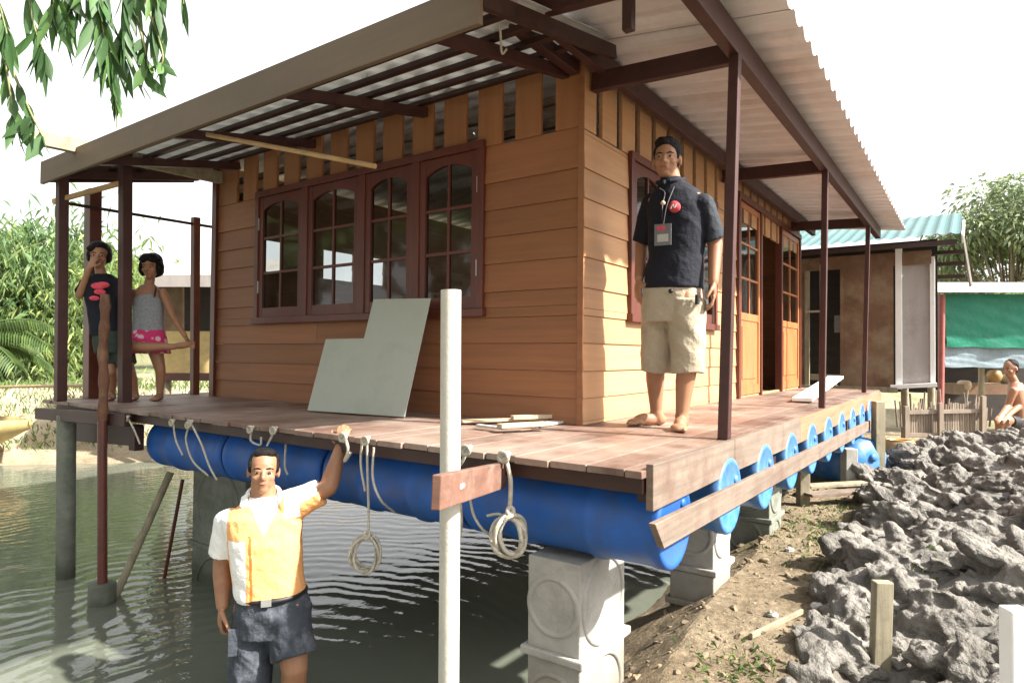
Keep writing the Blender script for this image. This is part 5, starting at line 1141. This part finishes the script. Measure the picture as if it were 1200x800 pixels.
def spray(pts, n, L0, L1, w_, spread):
    P_ = sub(pts, 6); tw.tube(P_, [.006-.004*j/len(P_) for j in range(len(P_))], 5)
    for _ in range(n):
        p = P_[rr.randrange(2, len(P_))]; d = V((rr.gauss(0, spread), rr.gauss(0, spread), -1)); L = rr.uniform(L0, L1); sd_ = V((rr.uniform(-1, 1), rr.uniform(-1, 1), 0)).normalized()
        d.normalize(); s1 = d.cross(sd_).normalized(); ww = w_*rr.uniform(.7, 1.2); bend = sd_*rr.uniform(-.12, .12)*L; nn_ = 5; vs = []
        for k in range(nn_+1):
            u_ = k/nn_; c = p+d*L*u_+bend*u_*u_; hw = ww*.5*math.sin(math.pi*min(.98, .06+u_*.94))**.8*(1 if u_ < .6 else 1-(u_-.6)*1.2); vs += [c-s1*hw+sd_*.25*hw, c, c+s1*hw+sd_*.25*hw]
        fs = []
        for k in range(nn_): o = k*3; fs += [(o, o+1, o+4, o+3), (o+1, o+2, o+5, o+4)]
        lf.add(vs, fs, 0, True)
tp = lambda px, py, d: at(px, py, d)
for pts, n, L0, L1, sp in (
    ([(20, -110, 2.3), (30, -30, 2.3), (40, 30, 2.28), (52, 62, 2.3)], 16, .10, .20, .28), ([(-30, -80, 2.2), (-5, -10, 2.2), (8, 40, 2.2)], 14, .10, .20, .25),
    ([(110, -110, 2.4), (112, -40, 2.4), (120, 30, 2.42), (128, 70, 2.42)], 30, .12, .24, .22), ([(150, -110, 2.5), (150, -50, 2.5), (146, 10, 2.48), (140, 60, 2.48)], 26, .12, .24, .22),
    ([(178, -110, 2.5), (180, -60, 2.5), (186, -5, 2.52), (178, 30, 2.5)], 18, .12, .22, .22), ([(205, -110, 2.5), (212, -50, 2.5), (215, 5, 2.5)], 5, .14, .22, .10),
    ([(85, -110, 2.35), (88, -50, 2.35), (84, 0, 2.35), (76, 22, 2.35)], 16, .10, .2, .3), ([(60, -90, 2.3), (64, -20, 2.3), (62, 10, 2.3)], 12, .10, .18, .3),
    ([(0, 20, 2.3), (6, 70, 2.3), (14, 120, 2.3), (20, 150, 2.3)], 9, .08, .15, .3), ([(5, 60, 2.3), (35, 130, 2.3), (50, 160, 2.3)], 7, .07, .13, .35), ([(160, 20, 2.5), (172, 70, 2.5), (165, 105, 2.5)], 7, .06, .12, .4),
    ([(170, 0, 2.5), (190, 60, 2.5), (188, 80, 2.5)], 5, .05, .09, .5), ([(130, 60, 2.45), (135, 110, 2.45), (137, 150, 2.45)], 6, .05, .09, .25)):
    spray([tp(*p) for p in pts], int(n*1.7), L0, L1, .036, sp)
tw.build('twigs', M['twig'], t); lf.build('leaf_sprays', M['leaf_near'], t)
for i, (x, y, h_, r_) in enumerate(((-8.5, -8.5, 7.5, 3.4), (3.2, -10.5, 8.0, 3.2), (-10.8, -5.6, 6.5, 2.9))):  # unseen trees added behind the camera to cut sky light on the house
    tree('mango_tree', (x, y, -1.1), h_, r_, ['unseen tree added to block sky light, left of the shade tree', 'unseen tree added to block sky light, right of the shade tree', 'outermost unseen tree at left, added to darken the window reflections'][i], 'leaf_b', 200, .34, .12, 18, trunk=.22, low=.2)
# ------------------------------------------------------------------ rubble and litter on the mud
for i, (px, py, z, sz, k, lab) in enumerate(((1000, 712, -.84, .055, 'conc', 'pale grey lump of concrete beside the wooden stake'), (958, 717, -.88, .035, 'offcut_g', 'small pale stone left of the concrete lump'), (925, 640, -.86, .03, 'offcut_g', 'little white stone out on the brown mud'), (905, 728, -.9, .03, 'conc', 'flat grey stone on the brown mud near the tufts'), (790, 668, -.9, .03, 'conc_d', 'dark stone between the two nearest pillars'))):
    q = on(px, py, 2, z); q.z = hz(q.x, q.y)+sz*.25; m = MB(); prim_ell(m, q, (sz, sz*.8, sz*.6), (X, Y, Z), 9)
    m.v = [tuple(V(p)+V((random.uniform(-1, 1), random.uniform(-1, 1), random.uniform(-1, 1)))*sz*.12) for p in m.v]; tag(m.build('stone', M[k]), lab, 'stone')
for i, (p, q, wd, k, lab) in enumerate((((945, 572), (1015, 568), .12, 'post_wood', 'grey plank lying on the mud under the far drums, upper one'), ((945, 582), (1020, 577), .14, 'plank', 'grey plank lying on the mud under the far drums, lower one'), ((880, 742), (940, 714), .016, 'post_wood', 'grey stick lying on the brown mud'), ((1150, 556), (1215, 558), .10, 'dark', 'dark board lying on top of the grey mud at right'))):
    z = -.80 if i < 2 else (-.86 if i == 2 else -.52); a, b = on(*p, 2, z), on(*q, 2, z); a.z = max(hz(a.x, a.y), a.z if i < 2 else -9)+.02; b.z = max(hz(b.x, b.y), b.z if i < 2 else -9)+.02
    m = MB(); m.beam(a, b, wd, .025); tag(m.build('scrap_board', M[k], bevel=.003), lab, 'board')
